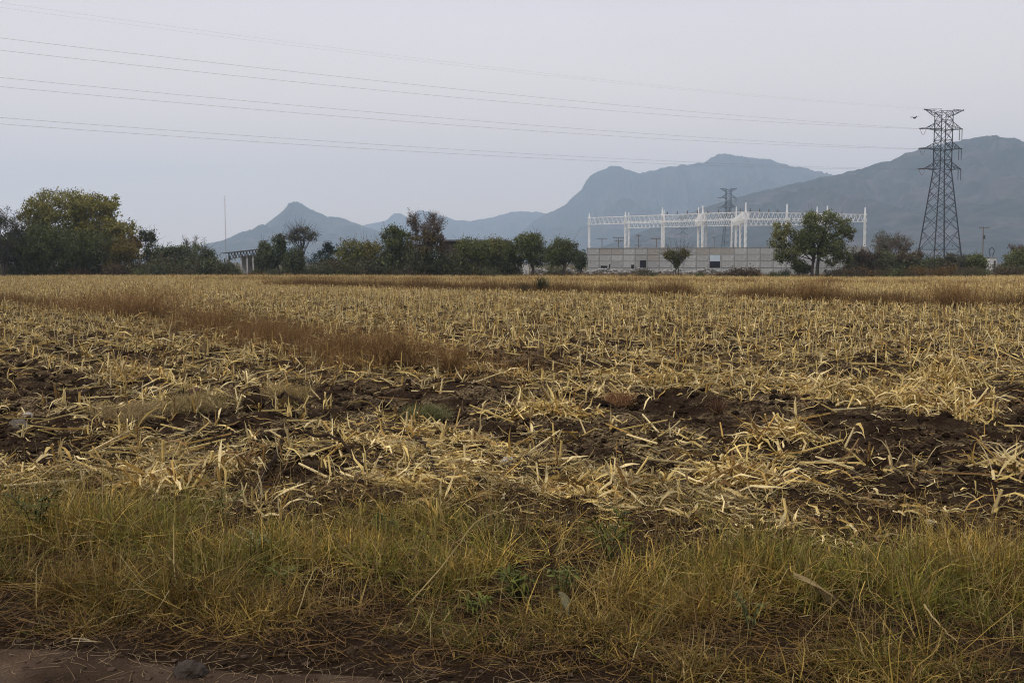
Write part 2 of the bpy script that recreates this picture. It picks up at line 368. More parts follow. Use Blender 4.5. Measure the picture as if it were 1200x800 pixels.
# ------------------------------------------------------------------ trees
def leaves(mb, C, sig, n, size, col, jit=.25, droop=0.0):
    """n leaf faces round each clump centre C with spread sig"""
    C = np.asarray(C); m = len(C); tot = m*n
    P = np.repeat(C, n, 0) + rng.normal(0, 1, (tot, 3))*np.repeat(sig, n, 0)
    cc = np.repeat(np.asarray(col).reshape(m, 3)*(1+rng.uniform(-jit, jit, (m, 1))), n, 0)*(1+rng.uniform(-.3, .3, (tot, 1)))
    a = rng.normal(0, 1, (tot, 3)); a /= np.linalg.norm(a, axis=1, keepdims=True)
    b = rng.normal(0, 1, (tot, 3)); b -= a*(a*b).sum(1, keepdims=True); b /= np.linalg.norm(b, axis=1, keepdims=True)
    s = (size*rng.uniform(.6, 1.3, tot))[:, None]
    V = np.stack([P-a*s, P+b*s*.45, P+a*s, P-b*s*.45], 1).reshape(-1, 3)
    mb.add(V, np.arange(tot*4).reshape(-1, 4), np.repeat(cc, 4, 0))
GREEN, OLIVE, YELLOW, RUSTC, GREYG, DARKG, BLUEG, BROWN = [np.array(c) for c in
    ((.115, .128, .042), (.185, .17, .05), (.33, .28, .05), (.27, .155, .038), (.125, .125, .08), (.062, .072, .034), (.048, .066, .05), (.11, .075, .04))]
def tree(name, label, group, px, D, blobs, trunks, nclump=50, per=70, leaf=.17, bark=(.09, .075, .06), sig=.085, base_py=None, twig=0.0, cat='tree'):
    """blobs: (px, py, rx, ry, colour) of the crown's masses at distance D; trunks: (foot px, radius m, fork py)"""
    k = D/FPX; bx = px2x(px, D); bz = float(height(bx, D))-.05
    root = empty(name, (bx, D, bz), label, cat, group)
    cr, tr = MB(), MB(); tot = sum(b[2]*b[3] for b in blobs); allc = []
    for (cx, cy, rx, ry, col) in blobs:
        n = max(5, int(3.0*nclump*rx*ry/tot)); u = rng.normal(0, 1, (n, 3)); u /= np.linalg.norm(u, axis=1, keepdims=True)
        u *= (rng.uniform(.25, 1, (n, 1)))**.5
        c = np.array([px2x(cx, D)-bx, 0, px2z(cy, D)-bz]); dep = .85*rx*k
        C = c + u*np.array([rx*k, dep, ry*k])*.95
        C = C[perlin(C[:, 0]*.9+cx, C[:, 2]*.9+C[:, 1]*.6+3.3) > -.36] if n > 8 else C; n = len(C)
        C[:, 2] = np.maximum(C[:, 2], .25)
        sg = np.minimum(np.array([[sig*rx*k, sig*rx*k, sig*ry*k*1.1]])*rng.uniform(.8, 1.9, (n, 1)) + .1, .9)
        leaves(cr, C, sg*.72, int(per*.42), leaf*.9, np.broadcast_to(col, (n, 3)))
        allc.append(C)
        s2 = C[rng.permutation(n)[:max(3, int(n*.7))]]         # stray sprays past the outline
        s2 = c + (s2-c)*rng.uniform(1.0, 1.45, (len(s2), 1)); s2[:, 2] = np.maximum(s2[:, 2], .3)
        leaves(cr, s2, np.full((len(s2), 3), .2), max(5, per//7), leaf*.75, np.broadcast_to(col, (len(s2), 3)))
    allc = np.concatenate(allc)
    fx = np.array([px2x(t[0], D)-bx for t in trunks])
    for ti, (tpx, r0, fpy) in enumerate(trunks):
        lean = rng.uniform(-.25, .25, 2); zf = max(.5, px2z(fpy, D)-bz)
        f = np.array([fx[ti]+lean[0]+(allc[:, 0].mean()-fx[ti])*.15, lean[1], zf])
        path(tr, [(fx[ti], 0, -.1), (fx[ti]*.9+f[0]*.1, .02, zf*.35), (fx[ti]*.4+f[0]*.6+.06, f[1]*.6, zf*.7), f], [r0*1.25, r0, r0*.85, r0*.75], 7, bark)
        mine = allc[np.argmin(np.abs(allc[:, 0][:, None]-fx[None]), 1) == ti]
        if len(mine) == 0: continue
        mine = mine[rng.permutation(len(mine))[:22]]
        for c in mine:
            st = f*rng.uniform(.6, 1); mid = st*.45+c*.55 + rng.normal(0, .15, 3); mid[2] += .15*abs(c[0]-f[0])
            path(tr, [st, (st*.6+mid*.4)+rng.normal(0, .06, 3), mid, c], [r0*.45, r0*.33, r0*.2, r0*.07], 4, bark)
            if twig:
                m = int(6*twig); e = c + rng.normal(0, 1, (m, 3))*np.array([.7, .7, .6]); e[:, 2] += .5
                tubes(tr, np.repeat(c[None]*.7+mid[None]*.3, m, 0), e, .02, .008, bark, 3)
    cr.build('crown', M_LEAF, root); tr.build('trunk', M_BARK, root)
    return root
def bare_tree(name, label, group, px, D, top, rx, col, stems=5, twl=.7, leafcol=None, nleaf=0, cat='tree', rad=.07):
    k = D/FPX; bx = px2x(px, D); bz = float(height(bx, D))-.05
    root = empty(name, (bx, D, bz), label, cat, group); H = px2z(top, D)-bz; Rx = rx*k
    tr, tw = MB(), MB(); tips = []
    for i in range(stems):
        a = rng.uniform(0, 2*math.pi); a = 2*math.pi*(i+rng.uniform(-.3, .3))/stems; e = np.array([math.cos(a)*Rx*rng.uniform(.2, .95), math.sin(a)*Rx*rng.uniform(.1, .8), H*rng.uniform(.6, .95)])
        m1 = e*np.array([.3, .3, .4])+rng.normal(0, .08, 3); m2 = e*np.array([.65, .65, .72])+rng.normal(0, .1, 3)
        path(tr, [(rng.normal(0, .08), rng.normal(0, .08), -.1), m1, m2, e], [rad, rad*.75, rad*.45, rad*.15], 5, col)
        for j in range(14):
            t = rng.uniform(.12, 1); s = m1*(1-t)+e*t if t > .5 else m1*t*2+(1-2*t)*m1*.4
            d = rng.normal(0, 1, 3); d[2] = abs(d[2])+.6; d /= np.linalg.norm(d); q = s + d*np.array([Rx, Rx, H])*rng.uniform(.12, .3)
            q[2] = min(q[2], H*1.03); tubes(tr, s, q, rad*.28, rad*.12, col, 3); tips.append((s, q))
    A = np.array([t[0] for t in tips]); B = np.array([t[1] for t in tips]); n = 20
    s = rng.uniform(.2, 1, (len(A), n, 1)); P = (A[:, None]*(1-s)+B[:, None]*s).reshape(-1, 3)
    d = rng.normal(0, 1, (len(P), 3)); d[:, 2] = np.abs(d[:, 2])*.9+.3; d /= np.linalg.norm(d, axis=1, keepdims=True)
    Q = P + d*(rng.uniform(.3, 1, len(P))*twl)[:, None]
    tubes(tw, P, Q, .016, .006, np.asarray(col)*rng.uniform(.7, 1.4, (len(P), 1)), 3)
    if nleaf: leaves(tw, Q[rng.permutation(len(Q))[:nleaf]], np.full((min(nleaf, len(Q)), 3), .15), 9, .1, np.broadcast_to(leafcol, (min(nleaf, len(Q)), 3)))
    tr.build('trunk', M_BARK, root); tw.build('crown', M_WEED, root)
    return root

TG = 'trees along the far edge of the field'
bare_tree('bare_tree', 'leafless grey brown tree at the far left edge of the tree line', TG, 6, 119, 243, 34, (.075, .062, .055), 8, .9, GREYG*.7, 500)
tree('tall_tree', 'largest tree, broad crown yellowing green over rust on its right flank', TG, 95, 128,
     [(80,243,46,20,OLIVE*.95+YELLOW*.1), (112,246,32,19,YELLOW*.3+OLIVE*.6), (132,240,12,11,OLIVE+YELLOW*.2), (46,256,20,22,OLIVE), (122,268,42,14,YELLOW*.5+OLIVE*.3), (148,286,21,22,RUSTC*.75+OLIVE*.3), (92,282,56,24,OLIVE*.7), (50,284,26,24,GREEN)],
     [(82,.34,285), (98,.28,280), (118,.22,290)], 260, 110, .19, sig=.075)
tree('bushy_tree', 'low dark green bushy tree in front of the largest tree, left half', TG, 48, 122, [(34,287,34,24,GREEN*.75), (66,290,36,24,GREEN*.8), (14,296,22,20,DARKG*1.3)], [(40,.2,305), (66,.18,306)], 130, 110, .17)
tree('bushy_tree', 'low dark green bushy tree in front of the largest tree, right half with russet side', TG, 122, 124, [(112,294,32,22,GREEN*.8), (142,299,24,19,OLIVE*.5+RUSTC*.25), (90,300,22,18,DARKG*1.2)], [(118,.18,308), (140,.14,310)], 110, 110, .16)
tree('slender_tree', 'narrow dark tree with tufted top just right of the largest tree', TG, 178, 128, [(170,277,5,8,DARKG*1.3), (180,279,6,9,DARKG*1.3), (178,298,10,14,DARKG*1.2)], [(178,.12,300)], 34, 60, .15, twig=.5)
tree('dark_tree', 'rounded dark green tree left of the twiggy grey tree', TG, 203, 127, [(200,302,20,15,DARKG*1.35), (212,297,14,10,DARKG*1.5), (188,306,11,11,DARKG)], [(203,.15,312)], 80, 80, .15, twig=.4)
tree('twiggy_tree', 'dark grey tree with bare twigs at its top left of the open shed', TG, 236, 126, [(234,300,20,13,DARKG*1.2+GREYG*.25), (246,304,11,10,DARKG*1.3)], [(234,.15,312)], 55, 60, .14, bark=(.11, .095, .09), twig=1.5)
bare_tree('bare_tree', 'thin grey leafless tree rising behind the twiggy dark tree', TG, 226, 131, 279, 16, (.13, .115, .11), 5, .7)
tree('dark_tree', 'dark tree with pointed crown right of the open shed', TG, 329, 126, [(325,293,12,15,DARKG*1.5), (331,283,6,10,DARKG*1.6), (316,303,11,14,DARKG*1.2), (338,306,13,12,DARKG*1.2)], [(327,.16,308)], 70, 80, .15, twig=.4)
tree('dark_tree', 'slim dark tree at the right corner of the open shed', TG, 308, 128, [(310,292,7,10,DARKG*1.4), (307,306,8,11,DARKG*1.1)], [(309,.1,305)], 30, 60, .14, twig=.6)
tree('vase_tree', 'tree with thin bare trunk opening into a flat umbrella crown', TG, 354, 124, [(355,275,15,8,GREYG*.8), (344,279,9,7,GREYG*.8), (368,277,9,7,GREYG*.8), (357,269,12,4,GREYG*.8)], [(354,.15,289)], 40, 28, .13, bark=(.085, .075, .07), twig=2.2)
tree('shrub_tree', 'dark low bush at the foot of the umbrella shaped tree', TG, 348, 121, [(346,304,14,14,DARKG*1.2)], [(346,.1,312)], 34, 80, .14)
tree('tufted_tree', 'small tree with two dark blue green tufts on a thin trunk', TG, 386, 129, [(388,288,9,4.5,BLUEG*.8), (384,295,10,4,BLUEG*.7), (397,296,5,4,BLUEG*.7)], [(387,.09,300)], 26, 60, .13)
tree('shrub_tree', 'pale grey green bush beneath the two tufted blue green tree', TG, 376, 125, [(378,306,15,9,BLUEG*1.3), (392,311,12,7,GREYG)], [(378,.08,314)], 34, 70, .13)
tree('olive_tree', 'olive coloured tree with an orange tinged right side and thin top twigs', TG, 424, 124, [(416,296,20,16,OLIVE*.6+GREEN*.4), (434,298,15,15,OLIVE*.8+RUSTC*.12), (424,307,22,11,GREEN*.7)], [(420,.15,310), (432,.12,310)], 90, 80, .15, twig=.9)
tree('dense_tree', 'tall dense green tree left of the reddish bare tree', TG, 466, 124, [(462,278,14,13,GREEN), (470,285,16,16,GREEN*.9), (458,296,12,14,DARKG*1.5), (476,298,12,14,OLIVE*.6)], [(460,.16,305), (471,.14,306)], 90, 80, .15, twig=.4)
bare_tree('reddish_tree', 'reddish brown tree of bare twigs standing taller than its neighbours', TG, 500, 123, 252, 26, (.125, .085, .06), 13, .9, BROWN*.9, 420)
tree('dark_tree', 'low dark tree under the reddish bare tree', TG, 502, 121, [(492,303,16,13,DARKG*1.2+BROWN*.2), (512,304,13,13,DARKG*1.2), (496,285,17,13,BROWN*.55+OLIVE*.3), (514,284,13,12,BROWN*.7)], [(498,.13,312)], 60, 80, .14)
tree('mesquite_tree', 'green feathery tree in front of the flat roofed brown building', TG, 556, 121, [(552,291,17,12,GREEN*1.1), (566,294,12,12,GREEN*1.2), (544,291,9,7,OLIVE*.7), (563,301,9,7,GREEN*.8)], [(557,.13,305), (562,.1,306)], 80, 75, .14, twig=.4)
tree('mesquite_tree', 'green tree second right from the brown building, olive at its top', TG, 586, 123, [(580,292,15,13,OLIVE*.85), (592,296,15,15,GREEN), (584,306,16,9,DARKG*1.5)], [(585,.14,308)], 80, 75, .14, twig=.3)
tree('mesquite_tree', 'tallest green tree of the row between brown building and grey wall', TG, 620, 124, [(615,284,13,10,GREEN*1.1), (626,286,13,12,GREEN), (610,297,16,14,GREEN*.85), (632,300,13,13,DARKG*1.6)], [(606,.13,308), (624,.16,306)], 110, 75, .14, twig=.5)
tree('mesquite_tree', 'dark rounded tree with a stout trunk at the left end of the grey wall', TG, 661, 121, [(656,292,15,13,GREEN*.8+DARKG*.3), (668,296,12,14,DARKG*1.5), (650,302,12,12,GREEN*.7)], [(660,.2,308)], 80, 80, .14, twig=.5)
tree('dark_tree', 'small dark tree half hidden behind the left corner of the grey wall', TG, 682, 128, [(680,304,9,12,DARKG*1.4)], [(680,.1,312)], 28, 80, .14)
tree('vase_shrub', 'olive vase shaped shrub in front of the grey block wall', TG, 793, 121, [(786,299,7,5,OLIVE*.5+GREEN*.5), (800,298,7,5,OLIVE*.5+GREEN*.5), (793,302,6,5,GREEN*.9), (779,299,3,3,OLIVE*.7), (792,309,3,5,GREEN*.7)], [(791,.07,310), (795,.07,311)], 44, 55, .13, twig=1.3, cat='shrub')
tree('mesquite_tree', 'broad feathery green tree with forked dark trunk before the grey wall', TG, 955, 117,
     [(950,259,13,11,GREEN*1.2), (968,256,13,8,GREEN*1.25), (985,266,13,10,GREEN*1.1), (994,274,7,7,OLIVE*.75), (916,268,13,8,OLIVE*.7+GREEN*.4), (909,283,11,12,OLIVE*.6+GREEN*.4), (925,293,14,10,OLIVE*.35+GREEN*.6), (944,281,12,13,GREEN), (972,284,17,14,GREEN*1.05), (958,296,12,8,GREEN*.9), (983,298,9,8,GREEN*.95), (934,277,11,10,GREEN*.9+OLIVE*.1), (938,292,10,8,GREEN*.9), (955,272,14,10,GREEN), (914,301,9,8,GREEN*.8), (930,306,10,6,GREEN*.8), (990,301,9,8,GREEN*.9), (974,307,9,5,GREEN*.85)],
     [(951,.17,296), (957,.2,290)], 250, 62, .14, bark=(.05, .042, .036), twig=.8)
tree('shrub_tree', 'low dark bush beside the trunk of the broad feathery tree', TG, 936, 118, [(936,313,10,8,GREEN*.8), (944,315,7,6,OLIVE*.5)], [(936,.06,316)], 30, 60, .12, cat='shrub')
bare_tree('reddish_shrub', 'pinkish brown twiggy shrub just left of the big pylon', TG, 1042, 126, 275, 31, (.15, .115, .10), 14, .9, GREYG*.9, 500, cat='shrub')
tree('shrub_tree', 'dark grey green shrub at the right end of the grey wall', TG, 1018, 121, [(1010,309,16,10,DARKG*1.3+GREYG*.2), (1032,306,16,12,DARKG*1.4+BROWN*.25)], [(1015,.08,315)], 70, 80, .13, twig=.8, cat='shrub')
tree('shrub_tree', 'green shrub at the left foot of the big pylon', TG, 1064, 122, [(1058,309,16,11,GREEN*.85), (1078,313,14,9,DARKG*1.5)], [(1060,.08,316)], 60, 80, .13, cat='shrub')
tree('shrub_tree', 'low dark shrub directly before the big pylon', TG, 1098, 122, [(1096,312,16,10,DARKG*1.6), (1112,315,10,7,GREEN*.8)], [(1098,.08,317)], 50, 80, .13, cat='shrub')
tree('shrub_tree', 'rounded green shrub below the thin utility pole', TG, 1142, 122, [(1140,308,16,10,GREEN*.95), (1128,314,12,8,GREEN*.8)], [(1140,.08,315)], 56, 80, .13, cat='shrub')
tree('shrub_tree', 'green sloping shrub at the right edge beside the white pump housing', TG, 1186, 120, [(1181,312,9,8,GREEN*.9), (1192,304,15,14,GREEN*.9+BROWN*.15), (1208,300,14,16,OLIVE*.6)], [(1188,.08,314)], 70, 80, .13, cat='shrub')
bare_tree('reddish_shrub', 'pinkish leafless shrub behind the right edge shrub', TG, 1200, 128, 287, 20, (.15, .105, .1), 7, .7, BROWN*.9, 200, cat='shrub')

bare_tree('twiggy_shrub', 'brown grey twiggy shrub between the grey wall end and the pinkish shrub', TG, 1012, 120, 294, 20, (.10, .08, .065), 12, .7, BROWN*.7, 300, cat='shrub')
bare_tree('twiggy_shrub', 'brown twiggy shrub between the pinkish shrub and the big pylon', TG, 1066, 121, 297, 18, (.11, .085, .065), 12, .7, BROWN*.6+GREYG*.3, 300, cat='shrub')
bare_tree('twiggy_shrub', 'thin grey brown shrub under the right side of the big pylon', TG, 1118, 121, 301, 14, (.10, .085, .07), 9, .6, GREYG*.7, 200, cat='shrub')
# low scrub that fills the foot of the tree line: one kind, copied
def scrub(col, seed):
    mb, st = MB(), MB(); n = 16
    C = rng.uniform(-1, 1, (n, 3))*np.array([1.3, .8, .35]); C[:, 2] += .55
    leaves(mb, C, np.full((n, 3), .28), 60, .11, np.broadcast_to(col, (n, 3)))
    tubes(st, np.zeros((n, 3)), C, .025, .01, (.08, .065, .05), 3)
    A = rng.uniform(-1, 1, (90, 3))*np.array([1.3, .8, 0]); tubes(st, A, A+rng.normal(0, .25, (90, 3))+np.array([0, 0, 1.0]), .012, .005, (.13, .095, .065), 3)
    return mb.mesh('foliage', M_LEAF), st.mesh('stem', M_BARK)
SC = [scrub(c, i) for i, c in enumerate((DARKG*1.2, BROWN*.75, GREEN*.7, RUSTC*.45, BROWN*.5+DARKG*.5))]
protos = []
for lab, (f, s) in zip(('dark green knee high scrub bush at the foot of the tree line', 'brown knee high scrub bush at the foot of the tree line', 'mid green knee high scrub bush at the foot of the tree line',
                        'rusty orange scrub bush at the foot of the tree line', 'brownish dark scrub bush at the foot of the tree line'), SC): protos.append((lab, f, s))
def put_scrub(px, D, kind, sc):
    if D < 131 and sc > .75 and (538 < px < 564 or 602 < px < 624 or 274 < px < 306): return
    if 1149 < px < 1172 or (622 < px < 690 and D < 129 and sc > .8 and px not in (638, 672)): return
    lab, f, s = protos[kind]; x = px2x(px, D)
    r = empty('scrub_bush', (x, D, float(height(x, D))-.03), lab, 'bush', 'scrub bushes along the field edge', rnd.uniform(0, 6.3))
    r.scale = (sc, sc, sc*rnd.uniform(.8, 1.2)); link('foliage', f, r); link('stem', s, r)
for i in range(58):
    px = -30 + i*12.3 + rnd.uniform(-5, 5); put_scrub(px, rnd.uniform(119, 131), rnd.choice((0, 0, 4, 4, 2, 1)) if px < 690 else rnd.choice((1, 3, 1, 4)), rnd.uniform(.75, 1.45) if px < 210 else rnd.uniform(.6, 1.15))
for i in range(44):
    put_scrub(rnd.uniform(372, 690), rnd.uniform(121, 128), rnd.choice((0, 0, 4, 2)), rnd.uniform(1.1, 1.9))
for i in range(16):
    put_scrub(rnd.uniform(172, 262), rnd.uniform(122, 128), rnd.choice((0, 0, 4)), rnd.uniform(1.1, 1.8))
for i in range(30):
    px = 985 + i*8.3 + rnd.uniform(-3, 3); put_scrub(px, rnd.uniform(113, 120), rnd.choice((3, 1, 1, 4, 2)), rnd.uniform(.6, 1.05))
for i in range(26):
    put_scrub(1000 + i*8.2 + rnd.uniform(-4, 4), rnd.uniform(120, 126), rnd.choice((4, 4, 0, 1, 2)), rnd.uniform(1.0, 1.75))
for px, k, sc in ((752, 4, .7), (765, 0, .6), (845, 1, .6), (862, 1, .95), (872, 1, 1.1), (884, 3, .7), (905, 2, .6), (919, 0, .7), (978, 4, .8), (730, 1, .45), (820, 2, .5)): put_scrub(px, 118, k, sc)

# ------------------------------------------------------------------ block wall
WA = np.array([px2x(688, 150), 150]); WB = np.array([px2x(1015, 138), 138])
WL = float(np.linalg.norm(WB-WA)); wang = math.atan2(WB[1]-WA[1], WB[0]-WA[0]); NB, NC = 22, 4
wall = empty('block_wall', (WA[0], WA[1], -.1), 'long grey concrete panel wall enclosing the white steel gantries', 'wall', None, wang)
bw = WL/NB; WH = 3.85; ch = WH/NC
core = MB(); core.box(0, WL, .06, .30, 0, WH-.03); core.build('core', M_DARKC, wall)
pm = []
for m_ in M_CONC:
    b = MB(); b.box(.035, bw-.145, 0, .1, .03, ch-.04); pm.append(b.mesh('panel', m_))
pb = MB(); pb.box(-.09, .05, -.02, .12, 0, WH-.01); postm = pb.mesh('post', M_CONC[2])
OPEN = {(4, 1), (10, 1), (10, 2)}
brown = {(1, 3), (2, 3), (5, 3), (6, 3), (9, 3), (10, 3), (11, 3), (5, 2)}
for i in range(NB):
    for j in range(NC):
        if (i, j) == (10, 2) or (i, j) == (10, 1): continue
        m_ = pm[3] if (i, j) in brown else pm[rnd.choice((0, 0, 1, 1, 2))]
        o = link('panel', m_, wall, (i*bw+.05, rnd.uniform(-.012, .012), j*ch))
for i in range(NB+1): link('post', postm, wall, (i*bw, 0, 0))
cp = MB(); cp.box(-.12, WL+.08, -.06, .36, WH-.012, WH+.07); cp.build('coping', M_CONC[2], wall)
rw = MB(); rw.box(WL-.02, WL+.22, .32, 14, 0, WH-.02); rw.build('return_wall', M_CONC[0], wall)
w1 = MB(); w1.box(10*bw+.05, 11*bw-.1, .02, .055, ch, 3*ch); fr = w1.build('window', M_CONC[2], wall)
w2 = MB(); w2.box(10*bw+.16, 11*bw-.2, -.01, .018, ch*1.05, ch*1.95); w2.build('dark_pane', M_DARKGLASS, fr)
w3 = MB(); w3.box(10*bw+.16, 11*bw-.2, -.01, .018, ch*2.0, ch*2.9); w3.build('pale_pane', M_BLUEGLASS, fr)
for (x, w_, z0, z1) in ((4.42*bw, .95, .95, 2.05), (3.7*bw, .6, .85, 1.4), (1.15*bw, 1.0, .8, 1.25), (1.85*bw, .3, .8, 1.5)):
    f = MB()
    f.box(x-.06, x+w_+.06, -.03, -.005, z1, z1+.07); f.box(x-.06, x+w_+.06, -.05, -.005, z0-.08, z0)
    f.box(x-.06, x, -.03, -.005, z0, z1); f.box(x+w_, x+w_+.06, -.03, -.005, z0, z1)
    fo = f.build('vent', M_CONC[2], wall); g = MB(); g.box(x, x+w_, -.018, -.006, z0, z1); g.build('dark_pane', M_DARKGLASS, fo)
# rubble stones along its foot
rub = MB(); n = 900
t = rng.uniform(0, 1, n); pxr = 622 + t*250; Dr = 138 - 6*t + rng.normal(0, .25, n); Xr = px2x(pxr, Dr)
hz = rng.uniform(0, 1, n)*(.75+.25*np.sin(t*40))
lumps(rub, np.stack([Xr, Dr, height(Xr, Dr)+hz*.85], 1), rng.uniform(.10, .22, n), np.array([(.33, .315, .295)])*rng.uniform(.6, 1.25, (n, 1)), .8)
ro = rub.build('rubble_wall', M_CLOD); tag(ro, 'low wall of loose pale rubble along the foot of the grey wall', 'stone wall')

# ------------------------------------------------------------------ white steel gantry
gx, gy = px2x(872, 152), 152.0
gan = empty('steel_gantry', (gx, gy, -.05), 'white painted steel substation gantry rising behind the grey wall', 'gantry')
def gp(px, D): return np.array([px2x(px, D)-gx, D-gy, 0.0])
def column(px, D, top, w=.24):
    b = MB(); p = gp(px, D); zt = px2z(top, D)+.05; zb = 9.5
    tubes(b, p, p+np.array([0, 0, zb]), w, w*.85, (1, 1, 1), 4, True); tubes(b, p+np.array([0, 0, zb+.001]), p+np.array([0, 0, zt]), w*.62, w*.45, (1, 1, 1), 4, True)
    for s in (-1, 1):
        for z in np.arange(.5, zb-.6, 1.0): tubes(b, p+np.array([s*w*.9, -w, z]), p+np.array([-s*w*.9, -w, z+.9]), .03, .03, (1, 1, 1), 4)
    b.build('column', M_WHITE, gan)
def beam(p0, p1, zb=8.15, zt=9.3, dots=False):
    b = MB(); d = p1-p0; L = np.linalg.norm(d); d /= L; nrm = np.array([-d[1], d[0], 0]); hw = .55
    c = lambda t, s, z: p0 + d*t + nrm*s*hw + np.array([0, 0, z])
    for s in (-1, 1):
        for z in (zb, zt): tubes(b, c(0, s, z), c(L, s, z), .042, .042, (1, 1, 1), 4)
    m = max(2, int(L/.85)); ts = np.linspace(0, L, m+1)
    for i in range(m):
        a, e = ts[i], ts[i+1]; h = (a+e)/2
        for s in (-1, 1):
            tubes(b, [c(a, s, zb), c(h, s, zt)], [c(h, s, zt), c(e, s, zb)], .03, .03, (1, 1, 1), 4)
        for z in (zb, zt):
            tubes(b, [c(a, -1, z), c(h, 1, z)], [c(h, 1, z), c(e, -1, z)], .026, .026, (1, 1, 1), 4)
    o = b.build('lattice_beam', M_WHITE, gan)
    if dots:
        for i in range(1, m, 2):
            k = MB(); q = c(ts[i], 0, zt+.06); tubes(k, q, q+np.array([0, 0, .5]), .10, .05, (1, 1, 1), 6, True); k.build('insulator', M_GLASS, o)
rowA = [(690,172,250), (732,167,248), (775,162,243), (822,157,241), (872,152,237)]
rowB = [(872,152,237), (920,155,239), (967,158,241), (1011,160,243)]
rowC = [(736,190,249), (777,184,246), (817,180,243), (861,176,242), (955,174,242)]
for r_ in (rowA, rowB[1:], rowC):
    for (px, D, t_) in r_: column(px, D, t_)
for px, D, t_ in ((826,157.6,251), (866,165,251), (856,182,252)): column(px, D, t_, .2)
for ri_, r_ in enumerate((rowA, rowB, rowC)):
    for (a, b_) in zip(r_[:-1], r_[1:]): beam(gp(a[0], a[1]), gp(b_[0], b_[1]), dots=(ri_ == 0 and a[0] >= 775) or (ri_ == 1 and a[0] < 900))
beam(gp(822, 157), gp(817, 180)); beam(gp(872, 152), gp(861, 176)); beam(gp(967, 158), gp(955, 174))

# ------------------------------------------------------------------ pylons
PD, PXC = 190.0, 1099.0
def pylon(loc, label, rz):
    root = empty('lattice_pylon', loc, label, 'pylon', 'lattice transmission pylons', rz)
    ZW, ZT, B0, B1 = 19.4, 30.6, 3.05, 1.15
    def hw(z): return B0 + (B1-B0)*min(z/ZW, 1)
    cor = lambda i, z: np.array([(-1, 1, 1, -1)[i]*hw(z), (-1, -1, 1, 1)[i]*hw(z), z])
    for i in range(4):
        b = MB(); tubes(b, [cor(i, -.1), cor(i, ZW)], [cor(i, ZW), cor(i, ZT-.3)], [.13, .10], [.10, .075], (1, 1, 1), 4); b.build('leg', M_STEEL, root)
    zs = [0, 4.2, 7.8, 10.8, 13.3, 15.5, 17.5, 19.4, 21.3, 23.2, 25.1, 27.0, 28.8, 30.5]
    b = MB()
    for z0, z1 in zip(zs[:-1], zs[1:]):
        for i in range(4):
            j = (i+1) % 4
            tubes(b, [cor(i, z0), cor(j, z0)], [cor(j, z1), cor(i, z1)], .045, .045, (1, 1, 1), 4)
            if z1 < 5 or z0 > 19: tubes(b, cor(i, z1), cor(j, z1), .05, .05, (1, 1, 1), 4)
            if z0 < 14:
                ci = (cor(i, z0)+cor(j, z0)+cor(i, z1)+cor(j, z1))/4
                for q in (i, j):
                    tubes(b, (cor(q, z0)*.5+cor(q, z1)*.5), (ci+cor(q, z1))/2, .035, .035, (1, 1, 1), 4)
    b.build('lattice_bracing', M_STEEL, root)
    for lev, (zl, zu, ln) in enumerate(((19.5, 20.9, 3.8), (23.35, 24.7, 3.8), (27.1, 28.5, 3.8), (29.6, 30.8, 3.95))):
        for s in (-1, 1):
            b = MB(); tip = np.array([s*ln, 0, zl+.15 if lev < 3 else zu+.05])
            for yy in (-1, 1):
                lo, up = np.array([s*B1, yy*B1, zl]), np.array([s*B1, yy*B1, zu])
                tubes(b, [lo, up], [tip, tip], .055, .055, (1, 1, 1), 4)
                for q0, q1 in ((.35, .35), (.7, .7)):
                    tubes(b, lo+(tip-lo)*q0, up+(tip-up)*q1, .035, .035, (1, 1, 1), 4)
                tubes(b, lo+(tip-lo)*.35, up, .035, .035, (1, 1, 1), 4); tubes(b, lo+(tip-lo)*.7, up+(tip-up)*.35, .035, .035, (1, 1, 1), 4)
            for q in (0, .3, .6): 
                e0 = np.array([s*B1, -B1, zl]); e1 = np.array([s*B1, B1, zl])
                tubes(b, e0+(tip-e0)*q, e1+(tip-e1)*q, .04, .04, (1, 1, 1), 4); tubes(b, e0+(tip-e0)*q, e1+(tip-e1)*min(q+.3, 1), .035, .035, (1, 1, 1), 4)
            lumps(b, [tip], [.2], (1, 1, 1), .8)
            b.build('cross_arm', M_STEEL, root)
            if lev < 3 and s == 1:
                for dx in (-.5, .02):
                    k = MB(); p = tip+np.array([dx, 0, -.1])
                    for q in range(12):
                        z = -.15-q*.155; tubes(k, p+np.array([0, 0, z]), p+np.array([0, 0, z-.07]), .13, .05, (1, 1, 1), 6)
                    tubes(k, p, p+np.array([0, 0, -2.1]), .03, .03, (1, 1, 1), 4); k.build('insulator', M_GLASS, root)
            if lev < 3 and s == -1:
                k = MB(); lv = np.array([-.815, -.58, -.09])
                for off in (-.2, .2):
                    p = tip+np.array([.55*off, -.8*off, 0])
                    for q in range(12):
                        a = p+lv*(.2+q*.155); tubes(k, a, a+lv*.07, .13, .05, (1, 1, 1), 6)
                    tubes(k, p, p+lv*2.2, .03, .03, (1, 1, 1), 4)
                mid = MB(); arc = [tip+lv*2.1*(1-t)+np.array([.3*t, 0, -1.2*math.sin(t*math.pi)])*1 for t in np.linspace(0, 1, 8)]
                path(k, arc, .03, 4); k.build('insulator', M_GLASS, root)
    root.scale = (1, 1, .98)
    return root
P0 = np.array([px2x(PXC, PD), PD, 0.0]); PRZ = R(9)
pyl = pylon((P0[0], P0[1], float(height(P0[0], P0[1]))-.1), 'tall dark lattice power pylon with six arms right of the grey wall', PRZ)
